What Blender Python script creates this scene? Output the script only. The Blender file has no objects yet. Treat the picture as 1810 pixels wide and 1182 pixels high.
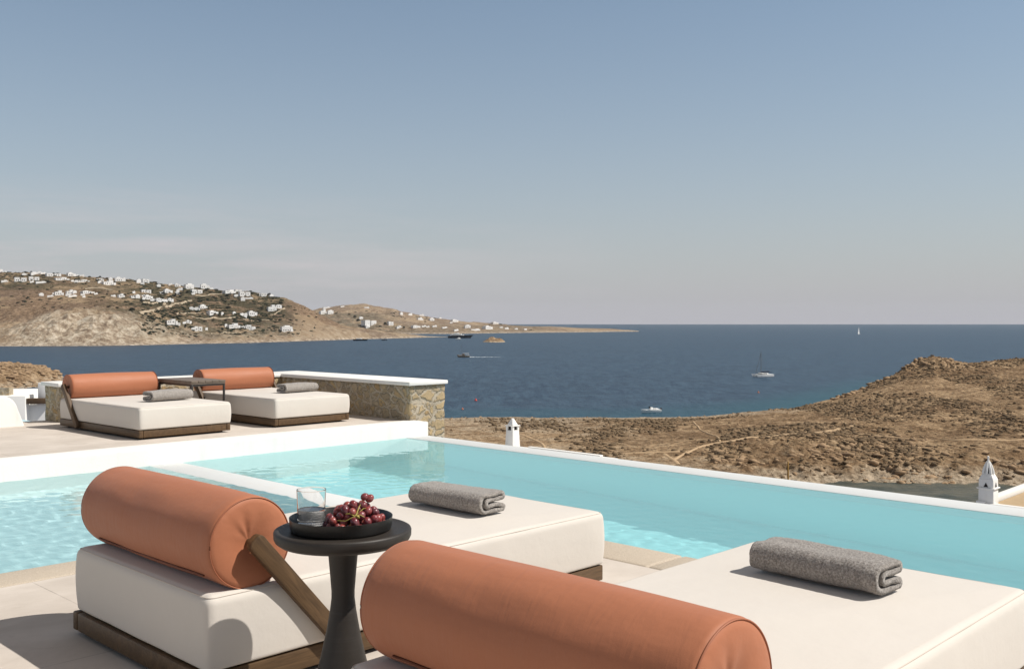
import bpy, bmesh, math, random
import numpy as np
from mathutils import Vector, Matrix, noise as mnoise

scene = bpy.context.scene
COL = scene.collection
PI = math.pi
R = math.radians
TH = R(45.8)                       # the house, its pool and decks stand at this angle to the view
CT, ST = math.cos(TH), math.sin(TH)
CAM_Z = 1.2                        # eye height over the near deck
SEA_Z = -32.8                      # the terrace stands high over the sea
F_PX, CX_PX, V_PX = 1745.0, 905.0, 568.0

# ------------------------------------------------------------------ camera
cam_d = bpy.data.cameras.new("camera")
cam_d.sensor_width = 36.0
cam_d.lens = 36.0 * F_PX / 1810.0
cam_d.shift_y = -(591.0 - V_PX) / 1810.0
cam_d.clip_start = 0.05
cam_d.clip_end = 60000.0
cam = bpy.data.objects.new("camera", cam_d)
COL.objects.link(cam)
cam.location = (0, 0, CAM_Z)
cam.rotation_euler = (R(90), 0, 0)
scene.camera = cam

# ------------------------------------------------------------------ sun and sky
# shadows fall (-0.50, +0.63) per metre of height in deck axes
SUN_P, SUN_Q = 0.50, -0.63
sun_vec = Vector((SUN_P * CT - SUN_Q * ST, SUN_P * ST + SUN_Q * CT, 1.0)).normalized()
SUN_EL = math.asin(sun_vec.z)
SUN_AZ = math.atan2(sun_vec.x, sun_vec.y)      # clockwise from +Y
sun_d = bpy.data.lights.new("sun", 'SUN')
sun_d.energy = 4.9
sun_d.angle = R(0.5)
sun_d.color = (1.0, 0.955, 0.89)
sun = bpy.data.objects.new("sun", sun_d)
COL.objects.link(sun)
sun.rotation_euler = sun_vec.to_track_quat('Z', 'Y').to_euler()
sun.location = (30, -5, 60)

SKY_HAZE_FALL, SKY_HAZE_MAX = 5.2, 0.95
SKY_HAZE_COL = (6.15, 6.03, 6.48)
SKY_FILL_COL = (4.0, 3.45, 3.0)
SKY_CLOUD_COL = (8.3, 7.5, 7.7)
world = bpy.data.worlds.new("World")
scene.world = world
world.use_nodes = True
wt = world.node_tree
wt.nodes.clear()
sky = wt.nodes.new('ShaderNodeTexSky')
sky.sky_type = 'NISHITA'
sky.sun_disc = False
sky.sun_elevation = SUN_EL
sky.sun_rotation = SUN_AZ
sky.altitude = 30
sky.air_density = 1.0
sky.dust_density = 1.0
sky.ozone_density = 0.35
wbg = wt.nodes.new('ShaderNodeBackground')
wbg.inputs['Strength'].default_value = 0.080
wout = wt.nodes.new('ShaderNodeOutputWorld')
wt.links.new(wbg.outputs[0], wout.inputs[0])

# haze near the horizon and a few thin clouds low in the sky
wtc = wt.nodes.new('ShaderNodeTexCoord')
wsep = wt.nodes.new('ShaderNodeSeparateXYZ')
wt.links.new(wtc.outputs['Generated'], wsep.inputs[0])
def wmath(op, a, b=0.0, clamp=False):
    m = wt.nodes.new('ShaderNodeMath')
    m.operation = op
    m.use_clamp = clamp
    for i, val in enumerate((a, b)):
        if isinstance(val, (int, float)):
            m.inputs[i].default_value = val
        else:
            wt.links.new(val, m.inputs[i])
    return m.outputs[0]
def wmix(fac, a, b):
    m = wt.nodes.new('ShaderNodeMix')
    m.data_type = 'RGBA'
    for sock, val in ((m.inputs[0], fac), (m.inputs[6], a), (m.inputs[7], b)):
        if isinstance(val, tuple):
            sock.default_value = (val[0], val[1], val[2], 1)
        elif isinstance(val, float):
            sock.default_value = val
        else:
            wt.links.new(val, sock)
    return m.outputs[2]
zup = wmath('MAXIMUM', wsep.outputs['Z'], 0.0)
hz = wmath('POWER', 2.718, wmath('MULTIPLY', zup, -SKY_HAZE_FALL))
hz = wmath('MULTIPLY', hz, SKY_HAZE_MAX)
tint = wt.nodes.new('ShaderNodeMix')
tint.data_type = 'RGBA'
tint.blend_type = 'MULTIPLY'
tint.inputs[0].default_value = 1.0
tint.inputs[7].default_value = (1.16, 1.32, 1.31, 1)
wt.links.new(sky.outputs[0], tint.inputs[6])
# unseen upper sky, added paler and warmer so shadow fill turns less blue
fill_fac = wmath('MULTIPLY', wmath('MULTIPLY', wmath('SUBTRACT', wsep.outputs['Z'], 0.36), 3.0, True), 0.85)
dome = wmix(fill_fac, tint.outputs[2], SKY_FILL_COL)
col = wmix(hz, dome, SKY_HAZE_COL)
wmap = wt.nodes.new('ShaderNodeMapping')
wmap.inputs['Scale'].default_value = (1.6, 1.6, 16.0)
wmap.inputs['Location'].default_value = (0.35, 0.2, 0.0)
wt.links.new(wtc.outputs['Generated'], wmap.inputs['Vector'])
wn = wt.nodes.new('ShaderNodeTexNoise')
wn.inputs['Scale'].default_value = 2.4
wn.inputs['Detail'].default_value = 7
wn.inputs['Roughness'].default_value = 0.6
wt.links.new(wmap.outputs[0], wn.inputs['Vector'])
cl = wmath('MULTIPLY', wmath('SUBTRACT', wn.outputs['Fac'], 0.455), 3.4, True)
band = wmath('MULTIPLY', wmath('MULTIPLY', wmath('SUBTRACT', 0.135, wsep.outputs['Z']), 14.0, True), wmath('MULTIPLY', wsep.outputs['Z'], 40.0, True))
west = wmath('MULTIPLY', wmath('SUBTRACT', 0.12, wsep.outputs['X']), 2.2, True)
cl = wmath('MULTIPLY', wmath('MULTIPLY', cl, band), wmath('MULTIPLY', west, 0.75))
col = wmix(cl, col, SKY_CLOUD_COL)
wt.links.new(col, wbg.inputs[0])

vs = scene.view_settings
vs.view_transform = 'Standard'
vs.look = 'None'
vs.exposure = 0.0
vs.gamma = 1.0
vs.use_curve_mapping = False
scene.render.film_transparent = False
scene.cycles.max_bounces = 10
scene.cycles.diffuse_bounces = 4
scene.cycles.glossy_bounces = 4
scene.cycles.transmission_bounces = 10
scene.cycles.transparent_max_bounces = 12
scene.cycles.volume_bounces = 0
scene.cycles.caustics_refractive = True
scene.cycles.caustics_reflective = False
scene.cycles.blur_glossy = 0.3
scene.cycles.sample_clamp_indirect = 6.0
scene.cycles.use_denoising = True

# ------------------------------------------------------------------ helpers
def W(p, q, z=0.0):
    return Vector((p * CT - q * ST, p * ST + q * CT, z))

def at(u, v, Y):
    """point at photo pixel (u, v) and distance Y in front of the lens"""
    return Vector(((u - CX_PX) * Y / F_PX, Y, CAM_Z - (v - V_PX) * Y / F_PX))

class MB:
    """collects shapes, then links them as one mesh object"""
    def __init__(self):
        self.bm = bmesh.new()
    def add(self, verts, faces):
        vs_ = [self.bm.verts.new(v) for v in verts]
        out = []
        for f in faces:
            try:
                out.append(self.bm.faces.new([vs_[i] for i in f]))
            except ValueError:
                pass
        return vs_, out
    def box(self, x0, x1, y0, y1, z0, z1, r=0.0, seg=2, M=None):
        b = bmesh.new()
        bmesh.ops.create_cube(b, size=1.0)
        for v in b.verts:
            v.co = Vector(((x0 + x1) / 2 + v.co.x * (x1 - x0), (y0 + y1) / 2 + v.co.y * (y1 - y0), (z0 + z1) / 2 + v.co.z * (z1 - z0)))
        if r > 0:
            bmesh.ops.bevel(b, geom=list(b.edges), offset=r, segments=seg, profile=0.5, affect='EDGES')
        self.merge(b, M)
        return self
    def merge(self, b, M=None):
        vm = {}
        for v in b.verts:
            vm[v] = self.bm.verts.new(M @ v.co if M is not None else v.co)
        for f in b.faces:
            try:
                self.bm.faces.new([vm[v] for v in f.verts])
            except ValueError:
                pass
        b.free()
    def lathe(self, prof, n=48, center=(0, 0, 0), cap=True):
        cx, cy, cz = center
        rings = []
        for (r, z) in prof:
            if r < 1e-6:
                rings.append([self.bm.verts.new((cx, cy, cz + z))])
            else:
                rings.append([self.bm.verts.new((cx + r * math.cos(2 * PI * i / n), cy + r * math.sin(2 * PI * i / n), cz + z)) for i in range(n)])
        for a, b in zip(rings, rings[1:]):
            for i in range(n):
                j = (i + 1) % n
                if len(a) == 1 and len(b) == 1:
                    continue
                if len(a) == 1:
                    self.bm.faces.new((a[0], b[j], b[i]))
                elif len(b) == 1:
                    self.bm.faces.new((a[i], a[j], b[0]))
                else:
                    self.bm.faces.new((a[i], a[j], b[j], b[i]))
        return self
    def tube(self, pts, rad, n=8, closed=False):
        pts = [Vector(p) for p in pts]
        m = len(pts)
        rr = rad if isinstance(rad, (list, tuple)) else [rad] * m
        rings = []
        up = Vector((0, 0, 1))
        for k in range(m):
            a = pts[k - 1] if (k > 0 or closed) else pts[k]
            b = pts[(k + 1) % m] if (k < m - 1 or closed) else pts[k]
            d = (b - a).normalized()
            s = d.cross(up)
            if s.length < 1e-3:
                s = d.cross(Vector((1, 0, 0)))
            s.normalize()
            t = s.cross(d)
            rings.append([self.bm.verts.new(pts[k] + (s * math.cos(2 * PI * i / n) + t * math.sin(2 * PI * i / n)) * rr[k]) for i in range(n)])
        lim = m if closed else m - 1
        for k in range(lim):
            a, b = rings[k], rings[(k + 1) % m]
            for i in range(n):
                j = (i + 1) % n
                self.bm.faces.new((a[i], a[j], b[j], b[i]))
        if not closed:
            self.bm.faces.new(rings[0][::-1])
            self.bm.faces.new(rings[-1])
        return self
    def build(self, name, mat, parent=None, smooth=None):
        bmesh.ops.recalc_face_normals(self.bm, faces=self.bm.faces)
        me = bpy.data.meshes.new(name)
        self.bm.to_mesh(me)
        self.bm.free()
        return link(name, me, mat, parent, smooth)

def link(name, me, mat, parent=None, smooth=None):
    if mat is not None:
        me.materials.append(mat)
    if smooth is not None:
        me.shade_smooth()
        if smooth < 179:
            me.set_sharp_from_angle(angle=R(smooth))
    o = bpy.data.objects.new(name, me)
    COL.objects.link(o)
    if parent is not None:
        o.parent = parent
    return o

def np_mesh(name, verts, faces, mat, parent=None, smooth=None):
    me = bpy.data.meshes.new(name)
    verts = np.asarray(verts, dtype=np.float32)
    faces = np.asarray(faces, dtype=np.int32)
    k = faces.shape[1]
    me.vertices.add(len(verts))
    me.vertices.foreach_set('co', verts.ravel())
    me.loops.add(faces.size)
    me.loops.foreach_set('vertex_index', faces.ravel())
    me.polygons.add(len(faces))
    me.polygons.foreach_set('loop_start', np.arange(0, faces.size, k, dtype=np.int32))
    me.update(calc_edges=True)
    me.validate()
    return link(name, me, mat, parent, smooth)

def grid_faces(nr, nc):
    i = np.arange(nr - 1)[:, None] * nc + np.arange(nc - 1)[None, :]
    i = i.ravel()
    return np.stack([i, i + 1, i + nc + 1, i + nc], axis=1)

def attr(o, name, vals):
    a = o.data.attributes.new(name, 'FLOAT', 'POINT')
    a.data.foreach_set('value', np.asarray(vals, dtype=np.float32))

def tag(o, label=None, cat=None, group=None, kind=None):
    if label: o['label'] = label
    if cat: o['category'] = cat
    if group: o['group'] = group
    if kind: o['kind'] = kind
    return o

def empty(name, loc, rz=0.0):
    o = bpy.data.objects.new(name, None)
    o.empty_display_size = 0.1
    o.location = loc
    o.rotation_euler = (0, 0, rz)
    COL.objects.link(o)
    return o

def deck_axes(o):
    o.rotation_euler = (0, 0, TH)
    return o

def structure(o):
    o['kind'] = 'structure'
    return o

def copy_tree(o, parent=None):
    c = o.copy()
    COL.objects.link(c)
    c.parent = parent
    for ch in list(o.children):
        copy_tree(ch, c)
    return c

# numpy lattice noise --------------------------------------------------
_rng = np.random.RandomState(7)
_perm = _rng.permutation(512)
_perm = np.concatenate([_perm, _perm, _perm])
_val = _rng.rand(512) * 2 - 1
def vnoise(x, y):
    x = np.asarray(x, float); y = np.asarray(y, float)
    xi = np.floor(x).astype(int); yi = np.floor(y).astype(int)
    fx = x - xi; fy = y - yi
    fx = fx * fx * fx * (fx * (fx * 6 - 15) + 10); fy = fy * fy * fy * (fy * (fy * 6 - 15) + 10)
    def h(a, b):
        return _val[_perm[(_perm[a & 511] + b) & 511] & 511]
    return (h(xi, yi) * (1 - fx) + h(xi + 1, yi) * fx) * (1 - fy) + (h(xi, yi + 1) * (1 - fx) + h(xi + 1, yi + 1) * fx) * fy
def fbm(x, y, oct=4, gain=0.5):
    a, s, t = 1.0, 0.0, 0.0
    for k in range(oct):
        s = s + a * vnoise(x * 2 ** k + 17.3 * k, y * 2 ** k - 9.1 * k)
        t += a
        a *= gain
    return s / t
def ridged(x, y, oct=4):
    a, s, t = 1.0, 0.0, 0.0
    for k in range(oct):
        s = s + a * (1 - np.abs(vnoise(x * 2 ** k + 31.7 * k, y * 2 ** k + 5.5 * k)) * 2)
        t += a
        a *= 0.5
    return s / t
def sstep(a, b, x):
    t = np.clip((np.asarray(x, float) - a) / (b - a), 0, 1)
    return t * t * (3 - 2 * t)

# ------------------------------------------------------------------ materials
class NT:
    def __init__(self, name):
        self.m = bpy.data.materials.new(name)
        self.m.use_nodes = True
        self.t = self.m.node_tree
        self.t.nodes.clear()
        self.out = self.n('ShaderNodeOutputMaterial')
        self._tc = None
    def n(self, typ, **kw):
        nd = self.t.nodes.new(typ)
        for k, v in kw.items():
            setattr(nd, k, v)
        return nd
    def l(self, a, b):
        self.t.links.new(a, b)
    def co(self, kind='Object'):
        if self._tc is None:
            self._tc = self.n('ShaderNodeTexCoord')
        return self._tc.outputs[kind]
    def pos(self):
        return self.n('ShaderNodeNewGeometry').outputs['Position']
    def mapv(self, src, scale=(1, 1, 1), rot=(0, 0, 0)):
        m = self.n('ShaderNodeMapping')
        m.inputs['Scale'].default_value = scale
        m.inputs['Rotation'].default_value = rot
        self.l(src, m.inputs['Vector'])
        return m.outputs[0]
    def noise(self, src, scale, detail=4, rough=0.5, dist=0.0):
        nd = self.n('ShaderNodeTexNoise')
        nd.inputs['Scale'].default_value = scale
        nd.inputs['Detail'].default_value = detail
        nd.inputs['Roughness'].default_value = rough
        nd.inputs['Distortion'].default_value = dist
        self.l(src, nd.inputs['Vector'])
        return nd.outputs['Fac']
    def voro(self, src, scale, feature='F1', rand=1.0):
        nd = self.n('ShaderNodeTexVoronoi')
        nd.feature = feature
        nd.inputs['Scale'].default_value = scale
        nd.inputs['Randomness'].default_value = rand
        self.l(src, nd.inputs['Vector'])
        return nd
    def ramp(self, fac, stops, interp='LINEAR'):
        r = self.n('ShaderNodeValToRGB')
        r.color_ramp.interpolation = interp
        e = r.color_ramp.elements
        while len(e) > 1:
            e.remove(e[-1])
        for i, (p, c) in enumerate(stops):
            if not isinstance(c, (tuple, list)):
                c = (c, c, c)
            x = e[0] if i == 0 else e.new(p)
            x.position = p
            x.color = (c[0], c[1], c[2], 1)
        self.l(fac, r.inputs[0])
        return r.outputs[0]
    def mix(self, fac, a, b, mode='MIX'):
        m = self.n('ShaderNodeMix')
        m.data_type = 'RGBA'
        m.blend_type = mode
        m.clamp_factor = True
        for sock, val in ((m.inputs[0], fac), (m.inputs[6], a), (m.inputs[7], b)):
            if isinstance(val, (int, float)):
                sock.default_value = val if sock == m.inputs[0] else (val, val, val, 1)
            elif isinstance(val, (tuple, list)):
                sock.default_value = (val[0], val[1], val[2], 1)
            else:
                self.l(val, sock)
        return m.outputs[2]
    def math(self, op, a, b=0.0, c=0.0):
        m = self.n('ShaderNodeMath')
        m.operation = op
        for i, val in enumerate((a, b, c)):
            if isinstance(val, (int, float)):
                m.inputs[i].default_value = val
            else:
                self.l(val, m.inputs[i])
        return m.outputs[0]
    def bump(self, h, strength=0.3, dist=0.01, base=None):
        b = self.n('ShaderNodeBump')
        b.inputs['Strength'].default_value = strength
        b.inputs['Distance'].default_value = dist
        self.l(h, b.inputs['Height'])
        if base is not None:
            self.l(base, b.inputs['Normal'])
        return b.outputs[0]
    def bsdf(self, color, rough=0.6, spec=0.4, normal=None, metal=0.0, sheen=0.0, **kw):
        p = self.n('ShaderNodeBsdfPrincipled')
        for sock, val in (('Base Color', color), ('Roughness', rough)):
            if isinstance(val, (int, float)):
                p.inputs[sock].default_value = val
            elif isinstance(val, (tuple, list)):
                p.inputs[sock].default_value = (val[0], val[1], val[2], 1)
            else:
                self.l(val, p.inputs[sock])
        p.inputs['Specular IOR Level'].default_value = spec
        p.inputs['Metallic'].default_value = metal
        p.inputs['Sheen Weight'].default_value = sheen
        for k, v in kw.items():
            p.inputs[k.replace('_', ' ')].default_value = v
        if normal is not None:
            self.l(normal, p.inputs['Normal'])
        self.l(p.outputs[0], self.out.inputs['Surface'])
        return p

def simple(name, col, rough=0.6, spec=0.4, var=0.12, nscale=6.0, bump=0.0, bscale=60.0, metal=0.0, sheen=0.0):
    t = NT(name)
    nz = t.noise(t.co(), nscale, 5, 0.6)
    c = t.mix(nz, tuple(x * (1 - var) for x in col), tuple(min(1, x * (1 + var)) for x in col))
    nrm = None
    if bump > 0:
        nrm = t.bump(t.noise(t.co(), bscale, 4, 0.6), bump, 0.01)
    t.bsdf(c, rough, spec, nrm, metal, sheen)
    return t.m

def mat_stone_tile():
    t = NT('stone_paving')
    co = t.co()
    br = t.n('ShaderNodeTexBrick')
    br.offset = 0.0
    br.inputs['Scale'].default_value = 1.0
    br.inputs['Brick Width'].default_value = 1.2
    br.inputs['Row Height'].default_value = 1.2
    br.inputs['Mortar Size'].default_value = 0.0028
    br.inputs['Mortar Smooth'].default_value = 0.1
    br.inputs['Color1'].default_value = (0.53, 0.47, 0.41, 1)
    br.inputs['Color2'].default_value = (0.60, 0.535, 0.47, 1)
    br.inputs['Mortar'].default_value = (0.22, 0.19, 0.16, 1)
    mp = t.n('ShaderNodeMapping')
    mp.inputs['Location'].default_value = (-0.52, 0.042, 0)
    t.l(co, mp.inputs['Vector'])
    t.l(mp.outputs[0], br.inputs['Vector'])
    streak = t.noise(t.mapv(co, (1.0, 3.0, 1.0), (0, 0, 0.5)), 1.6, 7, 0.68, 1.2)
    cloud = t.noise(co, 1.7, 5, 0.6)
    c = t.mix(t.ramp(streak, [(0.35, 0.0), (0.7, 1.0)]), br.outputs['Color'], (0.63, 0.565, 0.50))
    c = t.mix(t.math('MULTIPLY', t.ramp(cloud, [(0.38, 0.0), (0.62, 1.0)]), 0.45), c, (0.41, 0.355, 0.30))
    stain = t.noise(co, 4.2, 6, 0.72, 0.8)
    c = t.mix(t.ramp(stain, [(0.58, 0.0), (0.74, 0.5)]), c, (0.34, 0.29, 0.24))
    spk = t.noise(co, 240, 2, 0.5)
    c = t.mix(t.ramp(spk, [(0.62, 0.0), (0.75, 0.3)]), c, (0.30, 0.26, 0.22))
    h = t.math('ADD', t.math('MULTIPLY', t.noise(co, 90, 4, 0.6), 0.25), t.math('MULTIPLY', t.math('SUBTRACT', 1.0, br.outputs['Fac']), 1.0))
    t.bsdf(c, 0.72, 0.25, t.bump(h, 0.35, 0.004))
    return t.m

def mat_render_white(name='white_render', col=(0.80, 0.78, 0.74)):
    t = NT(name)
    co = t.co()
    n1 = t.noise(co, 1.3, 5, 0.6)
    c = t.mix(n1, tuple(x * 0.93 for x in col), col)
    st = t.noise(t.mapv(co, (3, 3, 0.5)), 2.5, 5, 0.65)
    c = t.mix(t.ramp(st, [(0.55, 0.0), (0.8, 0.42)]), c, (0.60, 0.56, 0.50))
    h = t.math('ADD', t.noise(co, 45, 4, 0.6), t.math('MULTIPLY', t.noise(co, 5, 3, 0.5), 2.0))
    t.bsdf(c, 0.8, 0.2, t.bump(h, 0.25, 0.006))
    return t.m

def mat_coping():
    t = NT('coping_stone')
    co = t.co()
    n = t.noise(co, 190, 3, 0.7)
    v = t.noise(co, 3.0, 4, 0.6)
    c = t.ramp(n, [(0.3, (0.30, 0.245, 0.185)), (0.5, (0.48, 0.40, 0.31)), (0.7, (0.62, 0.54, 0.44))])
    c = t.mix(t.math('MULTIPLY', v, 0.5), c, (0.48, 0.42, 0.34))
    t.bsdf(c, 0.75, 0.25, t.bump(n, 0.5, 0.003))
    return t.m

def mat_plaster_pool(name='pool_plaster', a=(0.50, 0.85, 0.86), b=(0.56, 0.89, 0.89)):
    t = NT(name)
    co = t.co()
    n = t.noise(co, 2.0, 4, 0.6)
    c = t.mix(n, a, b)
    t.bsdf(c, 0.8, 0.2)
    return t.m

def mat_pool_water():
    t = NT('pool_water')
    g = t.n('ShaderNodeBsdfGlass')
    g.inputs['IOR'].default_value = 1.333
    g.inputs['Roughness'].default_value = 0.0
    g.inputs['Color'].default_value = (0.88, 0.985, 1.0, 1)
    d = t.n('ShaderNodeBsdfDiffuse')          # the faint milky glow of treated pool water
    d.inputs['Color'].default_value = (0.46, 0.94, 0.98, 1)
    mx = t.n('ShaderNodeMixShader')
    mt_ = t.n('ShaderNodeAttribute'); mt_.attribute_name = 'murk'
    t.l(mt_.outputs['Fac'], mx.inputs[0])
    t.l(g.outputs[0], mx.inputs[1])
    t.l(d.outputs[0], mx.inputs[2])
    t.l(mx.outputs[0], t.out.inputs['Surface'])
    return t.m

M = {}
M['tile'] = mat_stone_tile()
M['white'] = mat_render_white()
M['coping'] = mat_coping()
M['wet_white'] = mat_render_white('wet_white_rim', (0.62, 0.635, 0.63))
M['pool'] = mat_plaster_pool()
M['pool_pale'] = mat_plaster_pool('pale_pool_plaster', (0.72, 0.83, 0.82), (0.80, 0.88, 0.87))
M['water'] = mat_pool_water()

# ------------------------------------------------------------------ decks and pool
P_EDGE, P_COPE, P_COPE0 = 6.80, 4.24, 3.92      # infinity edge, coping edge, coping inner line
Q_WALL, Q_COPE, Q_COPE0 = 8.20, 5.03, 4.76
Z_WATER, Z_FAR = -0.05, 0.10

def dbox(name, mat, boxes, r=0.0, seg=2, smooth=40):
    m = MB()
    for b in boxes:
        m.box(*b, r=r, seg=seg)
    o = m.build(name, mat, None, smooth)
    return deck_axes(o)

structure(dbox('deck', M['tile'], [(-7, P_COPE0 - 0.002, -7, Q_COPE0 - 0.002, -0.06, 0.0)]))
# coping: separate rounded stones with open joints
cm = MB()
q = Q_COPE - 0.0
k = 0
edges = [Q_COPE0 - 0.006 - 0.62 * i for i in range(19)]
for a, b in zip(edges[1:], edges[:-1]):
    cm.box(P_COPE0, P_COPE, a + 0.002, b - 0.002, -0.075, 0.004, r=0.018, seg=3)
edges = [P_COPE - 0.70 * i for i in range(16)]
for a, b in zip(edges[1:], edges[:-1]):
    cm.box(a + 0.002, b - 0.002, Q_COPE0, Q_COPE, -0.075, 0.004, r=0.018, seg=3)
structure(deck_axes(cm.build('coping', M['coping'], None, 40)))
structure(dbox('pool_shell', M['pool'], [
    (-7, P_EDGE + 0.05, -7, Q_WALL + 0.05, -1.75, -1.50),
    (-7, 4.20, -7, 4.99, -1.6, -0.066),
    (P_EDGE, P_EDGE + 0.30, -7, 7.9, -3.2, -0.30),
    ], r=0.012))
structure(dbox('shallow_floor', M['pool_pale'], [(-7, P_COPE0 + 0.03, 4.99, Q_WALL - 0.002, -1.45, -0.62)]))
structure(dbox('pool_divider', M['wet_white'], [(P_COPE0 + 0.01, P_COPE, 4.99, Q_WALL - 0.002, -0.9, -0.0482)], r=0.012))
structure(dbox('infinity_edge', M['wet_white'], [(P_EDGE, P_EDGE + 0.30, -7, Q_WALL - 0.002, -0.30, -0.044)], r=0.012))
structure(dbox('raised_wall', M['white'], [(-7, 7.12, Q_WALL, Q_WALL + 0.30, -3.0, Z_FAR + 0.004)], r=0.015, seg=3))
structure(dbox('far_deck', M['tile'], [(-7, 7.10, Q_WALL + 0.302, 11.4, -0.6, Z_FAR)]))

def pool_water():
    step = 0.022
    x = np.arange(-6.9, P_EDGE + 0.02 + step / 2, step)
    y = np.arange(-6.9, Q_WALL + 0.02 + step / 2, step)
    X, Y = np.meshgrid(x, y)
    rs = np.random.RandomState(3)
    Z = np.zeros_like(X)
    for i in range(40):
        lam = 0.062 * (3.4 ** rs.rand())
        ang = rs.rand() * 2 * PI if i % 3 else R(215) + rs.randn() * 0.5
        kx, ky = 2 * PI / lam * math.cos(ang), 2 * PI / lam * math.sin(ang)
        slope = 0.0068
        Z += slope * lam / (2 * PI) * np.sin(kx * X + ky * Y + rs.rand() * 6.28)
    calm = 0.55 + 0.45 * fbm(X * 0.5, Y * 0.5, 2) 
    left = 1 - sstep(3.6, 4.6, X)
    Z = Z * np.clip(calm + 0.25, 0.3, 1.3) * (0.62 + 0.58 * left + 0.40 * (1 - sstep(5.0, 5.9, X)) * (1 - left))
    murk = 0.25 - 0.12 * left
    V = np.stack([X, Y, Z + Z_WATER], axis=-1).reshape(-1, 3)
    nr, nc = X.shape
    Fc = grid_faces(nr, nc)
    # closed body: skirt and floor
    n0 = len(V)
    ring = list(range(nc)) + [nc * (j + 1) - 1 for j in range(1, nr)] + [nc * (nr - 1) + j for j in range(nc - 2, -1, -1)] + [nc * j for j in range(nr - 2, 0, -1)]
    low = V[ring].copy(); low[:, 2] = -1.70
    m = len(ring)
    sk = np.array([[ring[i], n0 + i, n0 + (i + 1) % m, ring[(i + 1) % m]] for i in range(m)])
    V2 = np.concatenate([V, low])
    c0 = [n0 + 0, n0 + m - (nr - 1), n0 + nc - 1 + (nr - 1), n0 + nc - 1]
    # bottom as one quad between the corners plus thin slivers avoided by collinearity
    bot = np.array([[n0 + 0, n0 + (2 * nc - 2 + nr - 1), n0 + (nc - 1 + nr - 1), n0 + (nc - 1)]])
    o = np_mesh('pool_water', V2, np.concatenate([Fc, sk, bot]), M['water'], None, 179)
    attr(o, 'murk', np.concatenate([murk.ravel(), np.full(m, 0.2)]))
    return deck_axes(structure(o))
pw = pool_water()
try:
    sun_d.cycles.is_caustics_light = True
    pw.cycles.is_caustics_caster = True
    for n in ('pool_shell', 'raised_wall', 'infinity_edge', 'pool_divider', 'shallow_floor'):
        bpy.data.objects[n].cycles.is_caustics_receiver = True
except Exception as ex:
    print('caustics flags', ex)

# ------------------------------------------------------------------ more materials
def mat_fabric(name, a, b, weave=700.0, bump=0.12, sheen=0.15):
    t = NT(name)
    co = t.co()
    n = t.noise(co, 3.0, 5, 0.6)
    c = t.mix(n, a, b)
    wv = t.noise(co, weave, 2, 0.5)
    soft = t.noise(co, 9.0, 4, 0.55)
    nrm = t.bump(wv, bump, 0.0015)
    nrm = t.bump(soft, 0.14, 0.02, nrm)
    wr = t.noise(t.mapv(co, (1.0, 1.8, 1.4), (0, 0, 0.5)), 2.2, 2, 0.45, 0.3)
    nrm = t.bump(wr, 0.10, 0.03, nrm)
    t.bsdf(c, 0.82, 0.18, nrm, 0.0, sheen)
    return t.m

def mat_leather(name, col):
    t = NT(name)
    co = t.co()
    n = t.noise(co, 4.0, 5, 0.6)
    c = t.mix(n, tuple(x * 0.93 for x in col), tuple(min(1, x * 1.07) for x in col))
    fine = t.voro(co, 620, 'F1')
    big = t.noise(t.mapv(co, (1.0, 0.45, 1.0)), 11.0, 3, 0.5)
    nrm = t.bump(fine.outputs['Distance'], 0.10, 0.0012)
    nrm = t.bump(big, 0.22, 0.02, nrm)
    cre = t.noise(t.mapv(co, (1.0, 5.0, 1.0)), 4.0, 4, 0.6, 1.5)
    nrm = t.bump(cre, 0.14, 0.014, nrm)
    t.bsdf(c, t.math('ADD', 0.46, t.math('MULTIPLY', big, 0.22)), 0.28, nrm, 0.0, 0.05)
    return t.m

def mat_wood(name, dark, light, axis='X'):
    t = NT(name)
    co = t.co()
    sc = (1.2, 14, 14) if axis == 'X' else (14, 1.2, 14)
    g = t.noise(t.mapv(co, sc), 2.6, 7, 0.62, 1.2)
    f = t.noise(t.mapv(co, tuple(x * 4 for x in sc)), 3.0, 4, 0.6)
    c = t.ramp(g, [(0.28, dark), (0.5, tuple((a + b) / 2 for a, b in zip(dark, light))), (0.72, light)])
    c = t.mix(t.ramp(f, [(0.5, 0.0), (0.72, 0.45)]), c, tuple(x * 0.55 for x in dark))
    t.bsdf(c, 0.5, 0.35, t.bump(f, 0.25, 0.002))
    return t.m

def mat_dark_table():
    t = NT('charred_wood')
    co = t.co()
    sep = t.n('ShaderNodeSeparateXYZ')
    t.l(co, sep.inputs[0])
    rad = t.math('SQRT', t.math('ADD', t.math('MULTIPLY', sep.outputs[0], sep.outputs[0]), t.math('MULTIPLY', sep.outputs[1], sep.outputs[1])))
    n = t.noise(co, 14, 5, 0.65)
    ring = t.n('ShaderNodeCombineXYZ')
    t.l(rad, ring.inputs[0])
    t.l(t.math('MULTIPLY', sep.outputs[2], 0.35), ring.inputs[1])
    rg = t.noise(ring.outputs[0], 190, 3, 0.6)
    c = t.mix(n, (0.015, 0.012, 0.0095), (0.044, 0.035, 0.028))
    c = t.mix(t.ramp(rg, [(0.55, 0.0), (0.8, 0.4)]), c, (0.06, 0.055, 0.05))
    rr = t.math('ADD', 0.42, t.math('MULTIPLY', n, 0.2))
    t.bsdf(c, rr, 0.4, t.bump(t.math('ADD', rg, n), 0.2, 0.003))
    return t.m

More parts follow.
